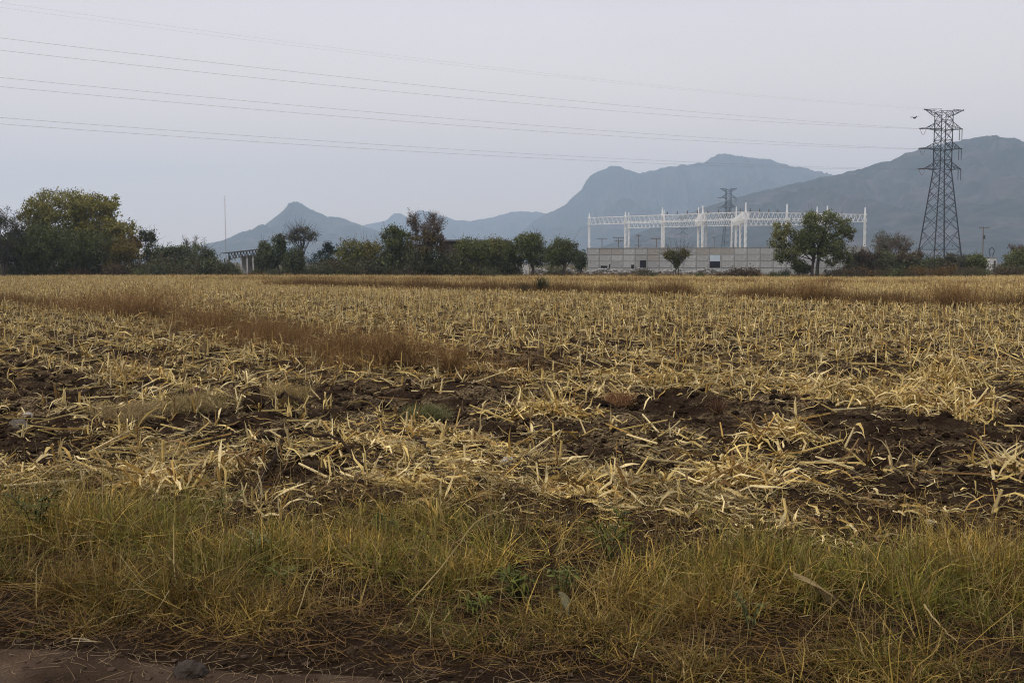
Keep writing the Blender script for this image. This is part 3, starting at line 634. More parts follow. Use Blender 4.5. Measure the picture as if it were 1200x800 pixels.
for px, D, lab, rz in ((851.5, 392, 'hazy pylon far behind the white gantry, between its middle columns', R(4)), (799, 640, 'fainter, smaller pylon seen through the gantry left of the hazy one', R(-10)), (240.5, 1150, 'tiny pale far off pylon above the trees left of the mast', R(15))):
    c = copy_tree(pyl); c['label'] = lab; c.location = (px2x(px, D), D, 0); c.rotation_euler = (0, 0, rz); c.scale = (.82, .82, .98)
# conductors, strung from the left arms toward a pylon outside the picture
Ldir = np.array([-131., -94.])/161.2; SP = 300.0
def wire(arm, ln, z, sag, r, label, grp, sgn=-1):
    a = P0[:2] + np.array([math.cos(PRZ), math.sin(PRZ)])*sgn*ln + (Ldir*2.2 if arm else 0)
    t = np.linspace(0, 1, 64); P = np.concatenate([a[None]+Ldir[None]*SP*t[:, None], (z*.98-4*sag*t*(1-t))[:, None]], 1)
    mb = MB(); path(mb, P, r, 4); tag(mb.build('power_line', M_WIRE), label, 'power line', grp)
for i, (z, s1, s2) in enumerate(((27.0, 3.2, 4.3), (23.2, 3.25, 4.05), (19.35, 3.3, 3.85))):
    nm = ('top', 'middle', 'bottom')[i]
    wire(True, 3.7, z, s1, .012, f'upper conductor of the {nm} pair of wires crossing the sky', 'conductors strung to the big pylon')
    wire(True, 3.9, z-.05, s2, .012, f'lower conductor of the {nm} pair of wires crossing the sky', 'conductors strung to the big pylon')
wire(False, 3.95, 30.8, 4.0, .005, 'faintest thin earth wire, reaching the tip of the pylon\'s top left arm', 'earth wires above the conductors')
wire(False, 3.95, 30.8, 4.4, .005, 'faint thin earth wire reaching the pylon\'s top right arm', 'earth wires above the conductors', 1)

# bird in flight
br = empty('bird', (px2x(1065, 150), 150, px2z(138.5, 150)), 'small dark bird flying left of the pylon top', 'bird', None, R(30))
b = MB(); path(b, [(-.34, 0, 0), (-.24, 0, .02), (-.05, 0, .03), (.12, 0, .02), (.2, 0, .05), (.28, 0, .06), (.36, 0, .04)], [.03, .07, .12, .11, .07, .065, .01], 8)
bb = b.build('body', M_BLACK, br, True)
for s in (-1, 1):
    w_ = MB(); V = [(.14, s*.08, .05), (-.12, s*.08, .05), (.2, s*.4, .25), (-.1, s*.42, .25), (.1, s*.75, .18), (-.06, s*.72, .18)]
    w_.add(V + [(x, y, z-.02) for x, y, z in V], [(0,1,3,2), (2,3,5,4), (6,8,9,7), (8,10,11,9), (0,2,8,6), (2,4,10,8), (1,7,9,3), (3,9,11,5), (4,5,11,10), (0,6,7,1)]); w_.build('wing', M_BLACK, br)

# ------------------------------------------------------------------ masts and poles
mx_, mD = px2x(266, 420), 420.0
ms = empty('radio_mast', (mx_, mD, 0), 'very thin tall radio mast above the open shed', 'mast'); zt = px2z(232, mD)
b = MB(); 
for i in range(3):
    a = 2*math.pi*i/3; q = np.array([.12*math.cos(a), .12*math.sin(a), 0]); tubes(b, q, q+np.array([0, 0, zt]), .03, .026, (1, 1, 1), 4)
    for z in np.arange(0, zt-1, 1.0):
        q2 = np.array([.12*math.cos(a+2.094), .12*math.sin(a+2.094), 0]); tubes(b, q+np.array([0, 0, z]), q2+np.array([0, 0, z+1]), .015, .015, (1, 1, 1), 3)
b.build('lattice_shaft', mat('mast_paint', (.3, .2, .19), .6, noise=.3, nscale=.15), ms)
b = MB(); tubes(b, (0, 0, zt), (0, 0, zt+1.2), .05, .02, (1, 1, 1), 5, True); b.build('aerial', M_STEEL, ms)
def pole(px, D, top, label, arms, group='utility poles in the distance', extra=False):
    x = px2x(px, D); r = empty('utility_pole', (x, D, -.1), label, 'utility pole', group, R(rnd.uniform(-12, 12))); H = px2z(top, D)+.1
    b = MB(); tubes(b, (0, 0, 0), (0, 0, H), .17, .12, (1, 1, 1), 7, True); b.build('pole', M_WOODPOLE, r)
    for dz, w_ in arms:
        b = MB(); b.box(-w_, w_, -.19, -.1, H-dz-.08, H-dz+.08); o = b.build('cross_arm', M_WOODPOLE, r)
        for q in (-.9, -.45, .45, .9):
            k = MB(); tubes(k, (q*w_, -.145, H-dz+.081), (q*w_, -.145, H-dz+.35), .07, .05, (1, 1, 1), 6, True); k.build('insulator', M_GLASS, o)
    if extra:
        b = MB(); tubes(b, (0, -.38, H-2.9), (0, -.38, H-2.0), .24, .24, (1, 1, 1), 8, True); b.build('transformer', M_RUST, r)
pole(1149.5, 235, 265.5, 'slender utility pole with one cross arm right of the big pylon', [(.35, 1.25)], extra=True)
pole(724, 260, 278, 'utility pole with two cross arms behind the grey wall, left bay', [(.2, 1.5), (1.0, 1.1)])
pole(705, 330, 279, 'faint far utility pole behind the left end of the grey wall', [(.3, 1.6)])
pole(747.5, 300, 275, 'utility pole right of the double column pair behind the grey wall', [(.3, .8), (3.2, .9)])
pole(768.5, 270, 279, 'utility pole touching the third gantry column from the left', [(.2, 1.6)])
pole(836, 420, 277, 'faintest utility pole near the hazy pylon behind the grey wall', [(.5, 1.0)])

# white pump housing at the right
xh, dh = px2x(1160, 150), 150.0
ph = empty('pump_housing', (xh, dh, 0), 'small white walled pump housing topped by a dark pipe hoop', 'pump house')
b = MB(); b.box(-.55, .55, -.5, .5, 0, 2.35); b.build('wall', M_WHITEWALL, ph)
b = MB(); b.box(-.65, .65, -.6, .6, 2.352, 2.45); b.build('roof', M_CONC[1], ph)
b = MB(); path(b, [(.38*math.cos(a), 0, 3.3+.5*math.sin(a)) for a in np.linspace(-.9, math.pi+.9, 16)], .06, 6); tubes(b, [(-.22, 0, 2.45), (.22, 0, 2.45)], [(-.22, 0, 2.95), (.22, 0, 2.95)], .06, .06, (1, 1, 1), 6); b.build('pipe_hoop', M_RUST, ph)
b = MB(); b.box(.12, .42, -.53, -.503, .1, 1.9); b.build('door', M_RUST, ph)

# open shed at the left
sx0, sD = px2x(270, 140), 140.0
sh = empty('open_shed', (sx0, sD, 0), 'open sided shed with trussed roof and pale back wall', 'shed')
Wd = px2x(305, 140)-sx0
b = MB(); z0, z1 = px2z(297.5, 140), px2z(292.5, 140)
V = [(-1.1, -.6, z0), (Wd+.2, -.6, z1), (Wd+.2, 6.5, z1+.2), (-1.1, 6.5, z0+.2)]; V += [(x, y, z+.12) for x, y, z in V]
b.add(V, [(3,2,1,0), (4,5,6,7), (0,1,5,4), (1,2,6,5), (2,3,7,6), (3,0,4,7)]); b.build('roof', M_ROOF, sh)
for i in range(6):
    x = Wd*i/5; zt = z0+(z1-z0)*(x+1.1)/(Wd+1.3)-.02
    b = MB(); b.box(x-.07, x+.07, -.3, -.16, 0, zt); b.build('post', M_RUST if i in (0, 5) else M_WHITEWALL, sh)
b = MB()
for i in range(10):
    x = Wd*i/10; xe = Wd*(i+1)/10; zt = z0+(z1-z0)*(x+1.1)/(Wd+1.3)-.06
    tubes(b, [(x, -.4, zt), ((x+xe)/2, -.4, zt-.65)], [((x+xe)/2, -.4, zt-.65), (xe, -.4, zt+.03)], .055, .055, (1, 1, 1), 4)
tubes(b, (0, -.4, z0-.7), (Wd, -.4, z1-.65), .06, .06, (1, 1, 1), 4); b.build('truss', M_RUST, sh)
b = MB(); b.box(.2, Wd-.2, 5.6, 5.85, 0, 2.6); b.build('back_wall', M_WHITEWALL, sh)
b = MB(); b.box(Wd-.5, Wd+.15, .4, 6.2, 0, 2.9); b.build('side_wall', M_RUST, sh)
# white low trough left of it
tr = empty('water_trough', (px2x(259, 136), 136, 0), 'long low white trough left of the open shed', 'trough')
b = MB(); l = 1.3
b.box(-l, l, -.4, -.3, .5, .95); b.box(-l, l, .3, .4, .5, .95); b.box(-l, -l+.1, -.3, .3, .5, .95); b.box(l-.1, l, -.3, .3, .5, .95); b.box(-l+.1, l-.1, -.3, .3, .5, .6); b.build('basin', M_WHITEWALL, tr)
for s in (-1, 1): b = MB(); b.box(s*l*.7-.12, s*l*.7+.12, -.33, .33, 0, .498); b.build('leg', M_CONC[0], tr)

# flat roofed brown building and white yard walls
bD = 136.0; bx0, bx1 = px2x(515, bD), px2x(592, bD)
bd = empty('brown_building', (bx0, bD, 0), 'low flat roofed brown building half hidden by trees', 'building'); w_ = bx1-bx0; hz = px2z(281, bD)
b = MB(); b.box(0, w_, 0, 7, 2.05, hz-.25); b.box(0, 1.0, 0, 7, 0, 2.048); b.box(3.3, w_, .1, 7, 0, 2.048); b.build('wall', M_BROWNWALL, bd)
b = MB(); b.box(-.5, w_+.4, -.7, 7.5, hz-.25+.002, hz); b.build('roof', M_ROOF, bd)
b = MB(); b.box(1.0, 3.28, 1.4, 1.5, 0, 2.046); b.build('doorway', M_DARKGLASS, bd)
b = MB(); b.box(.98, 3.3, -.03, .0-.003, 1.75, 2.03); b.build('lintel', mat('lintel_clay', (.2, .13, .095), .9, noise=.2, nscale=2), bd)
b = MB(); b.box(3.05, 3.5, -.25, -.004, 0, 2.35); b.build('pillar', M_WHITEWALL, bd)
yw = tag(link('white_wall', None, None, (px2x(548, 133), 133, 0)), 'whitewashed yard wall to the right of the brown building\'s pillar', 'wall')
b = MB(); b.box(0, 1.9, 0, .18, 0, 2.0); b.build('wall_panel', M_WHITEWALL, yw); b = MB(); b.box(-.05, 1.95, -.05, .23, 2.002, 2.09); b.build('coping', M_CONC[1], yw)
y2 = tag(link('white_wall', None, None, (px2x(605, 132), 132, 0)), 'short pale wall glimpsed between the two trunks of the tallest row tree', 'wall')
b = MB(); b.box(0, 1.7, 0, .18, 0, 1.55); b.build('wall_panel', M_WHITEWALL, y2); b = MB(); b.box(-.05, 1.75, -.05, .23, 1.552, 1.63); b.build('coping', M_CONC[1], y2)

# ------------------------------------------------------------------ field: straw, stubs, weeds
BARE = [(790,482,130,15,1), (980,507,150,15,1), (1110,532,110,13,.9), (620,430,85,12,1), (560,455,50,9,.7), (55,448,75,24,.8), (40,520,70,26,.9), (420,472,60,16,.8), (690,528,70,10,.8), (1150,468,60,12,.9), (290,562,50,10,.9), (360,557,60,12,.9), (1160,592,50,14,.8), (1000,440,60,8,.7), (540,480,60,14,.7), (200,420,60,8,.6), (1080,575,90,9,.5), (880,405,70,5,.5), (330,428,60,6,.7), (100,400,60,5,.5)]
RICH = [(1110,442,45,18,1), (1010,470,60,9,.8), (600,520,90,10,.6), (640,560,160,12,.9), (200,560,120,14,.7), (860,585,120,14,.9), (1050,610,120,12,.9), (700,478,50,12,.8), (180,520,70,16,.7), (480,560,120,16,.7), (760,445,80,6,.7), (960,455,70,7,.7)]
def blob(L, x, y):
    px, py = proj(x, y); s = 0
    for (a, b_, rx, ry, w) in L: s = s + w*np.exp(-(((px-a)/rx)**2 + ((py-b_)/ry)**2)*1.1)
    return s
def straw_w(x, y):
    v = x*NROW[0]+y*NROW[1]; u = x*DROW[0]+y*DROW[1]
    row = .5+.5*np.cos(2*math.pi*v/ROWW + 1.2*perlin(x*.3, y*.3))
    w = .52 + .8*fbm(v*.55+3, u*.16, 3) + .25*perlin(x*1.7, y*1.7) + .8*(row-.5)*sstep(9, 14, y)
    w = w - blob(BARE, x, y) + blob(RICH, x, y)*.6 + sstep(10, 24, y)*.40
    return np.clip(w, 0.02, 1.3)
def seg_dist(x, y, poly):
    d = np.full(np.shape(x), 1e9)
    for a, b_ in zip(poly[:-1], poly[1:]):
        ab = b_-a; t = np.clip(((x-a[0])*ab[0]+(y-a[1])*ab[1])/(ab@ab), 0, 1)
        d = np.minimum(d, np.hypot(x-a[0]-t*ab[0], y-a[1]-t*ab[1]))
    return d
BAND1 = [gpt(*p) for p in ((-90,351), (0,355), (100,363), (200,375), (300,392), (400,413), (470,432), (548,438))]
BAND2 = [gpt(*p) for p in ((330,334), (600,341.5), (750,345), (900,350), (1060,357), (1250,360))]
BAND3 = [gpt(*p) for p in ((240,328), (700,330), (1250,334))]
STRAWC = np.array([(.70, .52, .19), (.58, .42, .14), (.78, .62, .31), (.44, .27, .07), (.22, .125, .042), (.52, .395, .18)])
def straw_cols(n, dark=.0):
    c = STRAWC[rng.integers(0, 6, n)]*rng.uniform(.7, 1.2, (n, 1))
    return c*(1-dark)
def field_pts(n_per_m2, D0, D1, margin=.56):
    """random points between two distances inside the view, weighted by straw cover"""
    A = margin*(D1**2-D0**2); n = int(A*n_per_m2)
    y = np.sqrt(rng.uniform(D0**2, D1**2, n)); x = rng.uniform(-margin, margin, n)*y*1.0
    return x, y
def in_field(x, y): return road_s(x, y) + .55*perlin(x*1.1+4, y*1.1) + .35*perlin(x*3.3, y*3.3) > 2.0
SX, SY = [], []
# stubs in rows
vmax = 110; 
for k in range(-90, int(170/ROWW)):
    v = k*ROWW; u = np.arange(-130, 110, .19)[:1263] + rng.uniform(-.1, .1, 1263)
    vv = v + rng.normal(0, .09, 1263); x = vv*NROW[0]+u*DROW[0]; y = vv*NROW[1]+u*DROW[1]
    ok = (y > 6) & (y < FIELD_END) & (np.abs(x) < y*.55+1.5) & in_field(x, y)
    SX.append(x[ok]); SY.append(y[ok])
SX = np.concatenate(SX); SY = np.concatenate(SY)
b1 = seg_dist(SX, SY, BAND1); b2 = seg_dist(SX, SY, BAND2)
keep = rng.uniform(0, 1, len(SX)) < straw_w(SX, SY)*np.where(SY < 9, .45, .95)*(1-.85*np.exp(-(b1/1.1)**2))*(1-.8*np.exp(-(b2/2.0)**2))
SX, SY = SX[keep], SY[keep]
o = np.argsort(SY); SX, SY = SX[o], SY[o]
px_, _ = proj(SX, SY); inview = (px_ > -5) & (px_ < 1205)
first = np.where(inview)[0][:300]; rest = np.setdiff1d(np.arange(len(SX)), first)
def stub_geo(mb, mleaf, P, near=True):
    n = len(P); h = rng.uniform(.10, .34, n)*np.where(P[:, 1] > 12, 1, .62); az = rng.uniform(0, 2*math.pi, n); tilt = np.abs(rng.normal(0, .30, n)); tilt[rng.uniform(0, 1, n) < .15] += .5
    d = np.stack([np.sin(tilt)*np.cos(az), np.sin(tilt)*np.sin(az), np.cos(tilt)], 1); c = straw_cols(n)
    B = P + d*h[:, None]; r = rng.uniform(.007, .0135, n)
    tubes(mb, P-d*.03, B, r*1.15, r*.9, c, 5 if near else 3, near)
    nb_ = 3
    for q in range(nb_):                                       # torn sheaths standing up round the stalk
        ml = mleaf[2+q] if isinstance(mleaf, list) else mleaf
        sel = slice(None) if near else (rng.uniform(0, 1, n) < (.9 if q < 2 else .5))
        m_ = n if near else int(sel.sum())
        if m_: ribbons(ml, P[sel]+np.stack([rng.normal(0, .02, m_), rng.normal(0, .02, m_), np.zeros(m_)], 1), rng.uniform(0, 6.28, m_), rng.uniform(.75, 1.5, m_), rng.uniform(.12, .34, m_), rng.uniform(.008, .024, m_), rng.normal(-.35, .5, m_), straw_cols(m_), 4 if near else 2, 'grass' if not near else 'leaf', rng.uniform(-1.2, 1.2, m_), rng.normal(0, .4, m_), .3 if near else 0)
    for q in range(2 if near else 1):
        ml = mleaf[q] if isinstance(mleaf, list) else mleaf
        s = P + d*(h*rng.uniform(.3, .95, n))[:, None]
        ribbons(ml, s, rng.uniform(0, 6.28, n), rng.uniform(.2, 1.3, n), rng.uniform(.15, .45, n), rng.uniform(.010, .028, n), rng.uniform(-2.6, -.9, n), straw_cols(n), 4 if near else 2, 'leaf', rng.uniform(-.8, .8, n))
Pz = lambda x, y, o_=0.0: np.stack([x, y, height(x, y)+o_], 1)
mb = MB(); stub_geo(mb, mb, Pz(SX[rest], SY[rest]), False)
tag(mb.build('maize_stubble', M_STRAW), kind='stuff')
SG = 'cut maize stalks standing nearest the verge'
for i in first:                                              # the nearest stalks, one object each
    a, l = MB(), [MB() for _ in range(5)]; stub_geo(a, l, np.zeros((1, 3)), True)
    so_ = a.build('maize_stalk', M_STRAW, None, False, (SX[i], SY[i], float(height(SX[i], SY[i]))))
    for q in l: q.build('leaf_sheath', M_STRAW, so_)
    tag(so_, 'short cut tan maize stalk standing in the nearest stubble', 'maize stalk', SG)

# lying straw and leaves
lit = MB()
for (den, D0, D1, wmul, nseg) in ((1150, 5.3, 9.5, .66, 5), (380, 9.5, 17, .72, 4), (110, 17, 34, .9, 2), (22, 34, 66, 1.2, 2), (5, 66, FIELD_END, 1.7, 1)):
    x, y = field_pts(den, D0, D1); w = straw_w(x, y)
    ok = (rng.uniform(0, 1, len(x)) < w**2.4) & in_field(x, y); x, y, w = x[ok], y[ok], w[ok]; n = len(x)
    rowaz = math.atan2(DROW[1], DROW[0])
    az = np.where(rng.uniform(0, 1, n) < .45, rowaz+rng.normal(0, .5, n)+math.pi*rng.integers(0, 2, n), rng.uniform(0, 6.28, n))
    ln = rng.uniform(.06, .40, n)*rng.uniform(.5, 1.1, n)*(1+.5*(wmul-1)); thin = rng.uniform(0, 1, n) < .7
    wd = np.where(thin, rng.uniform(.004, .011, n), rng.uniform(.010, .038, n))*wmul
    el = np.abs(rng.normal(0, .18, n)); lift = rng.uniform(0, .07, n)*np.clip(w, .3, 1)
    ribbons(lit, Pz(x, y, lift+.008), az, el, ln, wd, -el*2+rng.normal(0, .3, n), straw_cols(n)*np.where(rng.uniform(0, 1, (n, 1)) < .22, .45, 1)*np.clip(.85+.9*fbm(x*.6+31, y*.6, 2), .4, 1.1)[:, None], nseg, 'leaf' if nseg > 2 else 'strip', rng.uniform(-.9, .9, n), rng.normal(0, .5, n), .3 if nseg > 3 else 0)
# chaff: short broken bits on the bare soil too
for den, D0, D1 in ((520, 5.4, 10), (150, 10, 18)):
    x, y = field_pts(den, D0, D1); ok = in_field(x, y) & (rng.uniform(0, 1, len(x)) < np.clip(straw_w(x, y)+.3, 0, 1)*np.clip(.6+1.4*perlin(x*1.5+3, y*1.5), .05, 1)); x, y = x[ok], y[ok]; n = len(x)
    ribbons(lit, Pz(x, y, .006), rng.uniform(0, 6.28, n), rng.uniform(-.05, .3, n), rng.uniform(.03, .16, n), rng.uniform(.003, .012, n), rng.normal(-.2, .4, n), straw_cols(n)*rng.uniform(.35, 1, (n, 1)), 2, 'strip', rng.uniform(-.6, .6, n), rng.normal(0, .5, n))
# lying stalk pieces
x, y = field_pts(12, 7.2, 22); ok = (rng.uniform(0, 1, len(x)) < straw_w(x, y)) & in_field(x, y); x, y = x[ok], y[ok]; n = len(x)
az = rng.uniform(0, 6.28, n); ln = rng.uniform(.15, .6, n); A = Pz(x, y, .02); B = Pz(x+np.cos(az)*ln, y+np.sin(az)*ln, .02); B[:, 2] += rng.uniform(0, .12, n)
tubes(lit, A, B, .010, .008, straw_cols(n), 4, True)
tag(lit.build('straw_litter', M_STRAW), kind='stuff')

# soil clods
cl = MB()
for den, D0, D1, r0, r1 in ((230, 5.3, 10, .006, .045), (55, 10, 20, .012, .065), (6, 20, 40, .02, .09)):
    x, y = field_pts(den, D0, D1); ok = in_field(x, y) & (rng.uniform(0, 1, len(x)) < 1.15-straw_w(x, y)*.7); x, y = x[ok], y[ok]; n = len(x)
    r = r0+(r1-r0)*rng.uniform(0, 1, n)**3
    lumps(cl, Pz(x, y, r*.2), r, np.array([(.026, .017, .0112)])*rng.uniform(.5, 1.9, (n, 1)))
x = rng.uniform(-4, 4, 2500); y = 3.9-.197*x - rng.uniform(-.3, 1.2, 2500); r = .003+.014*rng.uniform(0, 1, 2500)**4
lumps(cl, Pz(x, y, .008), r, np.array([(.055, .037, .026)])*rng.uniform(.6, 1.6, (2500, 1)))
tag(cl.build('soil_clods', M_CLOD), kind='stuff')

# brown weeds: bands that read as one mass, and the bushes that stand out of them
WEEDC = np.array([(.25, .142, .055), (.17, .094, .036), (.31, .185, .078), (.12, .066, .028)])
def weed_blades(mb, x, y, hmin, hmax, wd, spread=.5, cols=WEEDC, z=None):
    n = len(x); P = np.stack([x, y, (height(x, y) if z is None else np.full(n, z))-.01], 1)
    ribbons(mb, P, rng.uniform(0, 6.28, n), 1.57-np.abs(rng.normal(0, spread, n)), rng.uniform(hmin, hmax, n), wd*rng.uniform(.6, 1.4, n), rng.normal(0, .5, n), cols[rng.integers(0, len(cols), n)]*rng.uniform(.7, 1.3, (n, 1)), 2, 'grass', rng.uniform(-1, 1, n))
wm = MB()
def band(poly, n, sp, hmin, hmax, wd, cols=None):
    cols = WEEDC if cols is None else cols
    L = [np.linalg.norm(b_-a) for a, b_ in zip(poly[:-1], poly[1:])]; c = np.cumsum([0]+L); t = rng.uniform(0, c[-1], n); i = np.clip(np.searchsorted(c, t)-1, 0, len(L)-1)
    P = np.array(poly); f = ((t-c[i])/np.array(L)[i])[:, None]; Q = P[i]*(1-f)+P[i+1]*f
    w = perlin(t*.22, t*0+3.3); Q = Q + rng.normal(0, sp, (n, 2))*(.55+.9*np.clip(w+.4, 0, 1))[:, None]
    ok = rng.uniform(0, 1, n) < np.clip(.45+3.2*perlin(Q[:, 0]*.45, Q[:, 1]*.45), .05, 1)
    Q = Q[ok]; hm = .55+.6*np.clip(.5+perlin(Q[:, 0]*.25+7, Q[:, 1]*.25), 0, 1)
    weed_blades(wm, Q[:, 0], Q[:, 1], hmin, hmax*hm, wd, cols=cols)
band(BAND1, 95000, .85, .1, .6, .006, WEEDC*.9); band(BAND2, 80000, 1.0, .25, 1.0, .012, WEEDC*.7); band(BAND3, 26000, 1.5, .3, .7, .018)
for sx_ in (-1,):                                          # scattered weeds over the near soil
    x, y = field_pts(26, 7, 26); ok = in_field(x, y) & (fbm(x*.5+9, y*.5, 2) > .28); weed_blades(wm, x[ok], y[ok], .06, .22, .004, .8)
n = 26000; x = rng.uniform(-70, 75, n); y = FIELD_END + rng.uniform(-1.5, 7, n); weed_blades(wm, x, y, .2, .75+.0*x, .016, .5, np.concatenate([WEEDC*1.1, [(.09, .085, .04), (.16, .09, .04)]]))
tag(wm.build('dry_weeds', M_WEED), kind='stuff')
def weed_bush(label, px, py, hgt, rad, cols, n=900, name='dry_weed_bush', wd=.006):
    n = int(n*2.3)
    g = gpt(px, py); z = float(height(g[0], g[1])); root = empty(name, (g[0], g[1], z), label, 'weed', 'weed bushes standing in the stubble field')
    st, tw = MB(), MB(); m = 26; a = rng.uniform(0, 6.28, m); q = rng.uniform(.15, .95, m)
    E = np.stack([np.cos(a)*rad*q, np.sin(a)*rad*q, hgt*np.sqrt(1-q*q*.7)*rng.uniform(.7, 1, m)], 1)
    tubes(st, E*np.array([.08, .08, 0]), E, .008, .003, cols[0]*.8, 4); st.build('stem', M_WEED, root)
    k = rng.integers(0, m, n); t = rng.uniform(.15, 1, (n, 1)); P = E[k]*t + rng.normal(0, .09, (n, 3))*np.array([rad*1.6, rad*1.6, hgt]); P[:, 2] = np.maximum(P[:, 2], .02)
    c = np.asarray(cols)[rng.integers(0, len(cols), n)]*rng.uniform(.7, 1.35, (n, 1))
    ribbons(tw, P, rng.uniform(0, 6.28, n), rng.uniform(-.2, 1.4, n), rng.uniform(.08, .26, n)*max(hgt, .35), wd*rng.uniform(.5, 1.2, n), rng.normal(0, .6, n), c, 2, 'grass'); tw.build('twigs', M_WEED, root)
    return root
weed_bush('bushy brown weed, largest at the right end of the weed band', 462, 430, .78, .85, WEEDC*.95, 2800)
weed_bush('low brown weed touching the right end of the weed band', 528, 437, .42, .6, WEEDC*.95, 1300)
weed_bush('brown weed clump second from the right end of the weed band', 405, 414, .5, .95, WEEDC*.95, 1600)
weed_bush('tall domed brown weed in the left weed band', 165, 372, .95, 2.3, WEEDC*1.1, 3600, wd=.009)
weed_bush('domed brown weed right of the tall one in the left band', 248, 384, .75, 1.2, WEEDC*1.05, 2200, wd=.008)
weed_bush('brown weed left of the tall domed one', 112, 367, .75, 1.7, WEEDC*1.1, 1800, wd=.009)
weed_bush('wide dark brown weed at the right, before the pylon', 1115, 362, 1.1, 1.6, WEEDC, 2600, wd=.010)
weed_bush('brown weed below the broad feathery tree', 945, 354, 1.1, 1.6, WEEDC*.95, 2600, wd=.010)
weed_bush('dark olive green tuft alone in the far stubble', 635, 343, .9, .55, np.array([(.05, .055, .025), (.06, .06, .03)]), 1500, wd=.014)
weed_bush('faint olive weed left of the dark green far tuft', 612, 343, .55, .7, np.array([(.08, .065, .03), (.07, .06, .03)]), 900, wd=.014)
weed_bush('thin reddish weed rising from the bare soil', 842, 488, .2, .12, np.array([(.13, .07, .04)]), 260, wd=.003)
weed_bush('green grass tuft among the straw left of centre', 497, 494, .2, .34, np.array([(.13, .13, .05), (.17, .16, .07)]), 2600, name='grass_tuft', wd=.003)
weed_bush('reddish tuft of fine grass above the central straw heap', 725, 474, .2, .38, np.array([(.25, .13, .06), (.2, .11, .05)]), 1500, name='grass_tuft', wd=.004)
weed_bush('pale yellow tuft of fine dry grass behind the dark clod', 340, 476, .28, .42, np.array([(.34, .25, .11), (.28, .20, .08)]), 3200, name='grass_tuft', wd=.003)
weed_bush('pale dry grass tuft left of the dark clod', 232, 486, .24, .6, np.array([(.33, .25, .11), (.27, .20, .09)]), 3600, name='grass_tuft', wd=.003)
weed_bush('straw coloured grass tuft at the left beneath leaning stalks', 150, 500, .24, .5, np.array([(.33, .25, .12), (.25, .17, .08)]), 2600, name='grass_tuft', wd=.003)

# heaps of straw and stalks that lean together
def heap(label, px, py, rad, hgt, n, lean=0.9, lnm=1.0):
    g = gpt(px, py); z = float(height(g[0], g[1])); root = tag(link('straw_heap', None, None, (g[0], g[1], z)), label, 'straw heap', 'heaps of maize straw')
    a, l = MB(), MB(); m = max(8, n//12); x = rng.normal(0, rad*.5, m); y = rng.normal(0, rad*.3, m); az = rng.uniform(0, 6.28, m); ln = rng.uniform(.3, .65, m)*lnm
    A = np.stack([x, y, 0*x], 1); B = np.stack([x*.4+np.cos(az)*ln*.35, y*.4+np.sin(az)*ln*.35, hgt*rng.uniform(.6, 1.15, m)], 1); tubes(a, A, B, .011, .009, straw_cols(m), 5, True); a.build('stalk', M_STRAW, root)
    x = rng.normal(0, rad*.5, n); y = rng.normal(0, rad*.35, n); zz = hgt*.75*np.exp(-(x*x+y*y*2)/(rad*rad*.6))*rng.uniform(.1, 1.1, n)
    ribbons(l, np.stack([x, y, zz], 1), rng.uniform(0, 6.28, n), rng.uniform(-.3, .9, n), rng.uniform(.15, .5, n)*lnm, rng.uniform(.005, .026, n), rng.uniform(-1.8, .2, n), straw_cols(n), 4, 'leaf', rng.uniform(-1, 1, n), rng.normal(0, .5, n), .3); l.build('leaves', M_STRAW, root)
heap('tall fan of pale leaning straw at the right, highest of the heaps', 1108, 452, .62, .40, 520)
heap('bundle of bent pale stalks right of the tall straw fan', 1140, 490, .28, .34, 160)
heap('wide flat heap of pale straw below the tall straw fan', 1080, 478, .7, .16, 420)
heap('low pale straw heap left of the tall straw fan', 985, 468, .6, .16, 320)
heap('cone of leaning stalks at the left, spread like a tent', 137, 446, .38, .42, 170)
heap('pale pointed sheaf in the near straw, left of centre', 278, 552, .2, .26, 110)
heap('folded pale husks forming an arch in the near straw at right', 920, 522, .36, .2, 200)
heap('matted golden straw heap in the middle of the near field', 690, 585, .5, .12, 420, lnm=.7)
heap('curled yellow leaf heap at the right above the verge', 870, 572, .34, .16, 340, lnm=.8)
heap('thick straw mat left of centre above the grass verge', 480, 568, .6, .13, 420)
heap('pale straw heap at the right edge of the field', 1185, 560, .4, .15, 300)
heap('straw heap with upright loops above the left verge', 190, 585, .28, .2, 200)
heap('tawny straw heap across the middle of the bare soil', 640, 486, .6, .14, 420)
heap('long windrow of straw below the weed band', 790, 448, .7, .13, 360)

# dark sticks, single leaves, stones
def stick(label, pts, r, col, cat='stick', name='dry_stick'):
    P = []
    for (px, py, dz) in pts: g = gpt(px, py); P.append((g[0], g[1], float(height(g[0], g[1]))+dz))
    P = np.array(P); c = P[0].copy(); t = np.linspace(0, 1, len(P)); tt = np.linspace(0, 1, len(P)*4)
    Q = np.stack([np.interp(tt, t, P[:, i]) for i in range(3)], 1); Q[1:-1] = (Q[:-2]+Q[1:-1]*2+Q[2:])/4; Q[1:-1] += rng.normal(0, r*.5, (len(Q)-2, 3))
    mb = MB(); path(mb, Q-c, np.linspace(r, r*.55, len(Q)), 6, col); o = mb.build(name, M_BARK, None, False, c); return tag(o, label, cat)
DK = (.034, .022, .015)
stick('dark hooked root arching over the soil by the pale grass tuft', [(313,487,0), (322,480,.14), (333,480,.21), (352,488,.2), (375,498,.14), (392,505,0)], .022, DK)
stick('dark bent stalk lying like an elbow in the near straw', [(305,566,.0), (320,548,.03), (338,532,.17), (365,531,.2), (395,534,.18), (425,552,.1)], .021, DK)
stick('dark woody stem sloping down left of the central straw', [(487,522,.12), (500,540,.1), (516,566,.04), (530,588,0)], .018, DK)
stick('dark twig poking up at the left from the dry grass', [(141,516,.0), (141,514,.12), (138,512,.26)], .009, DK)
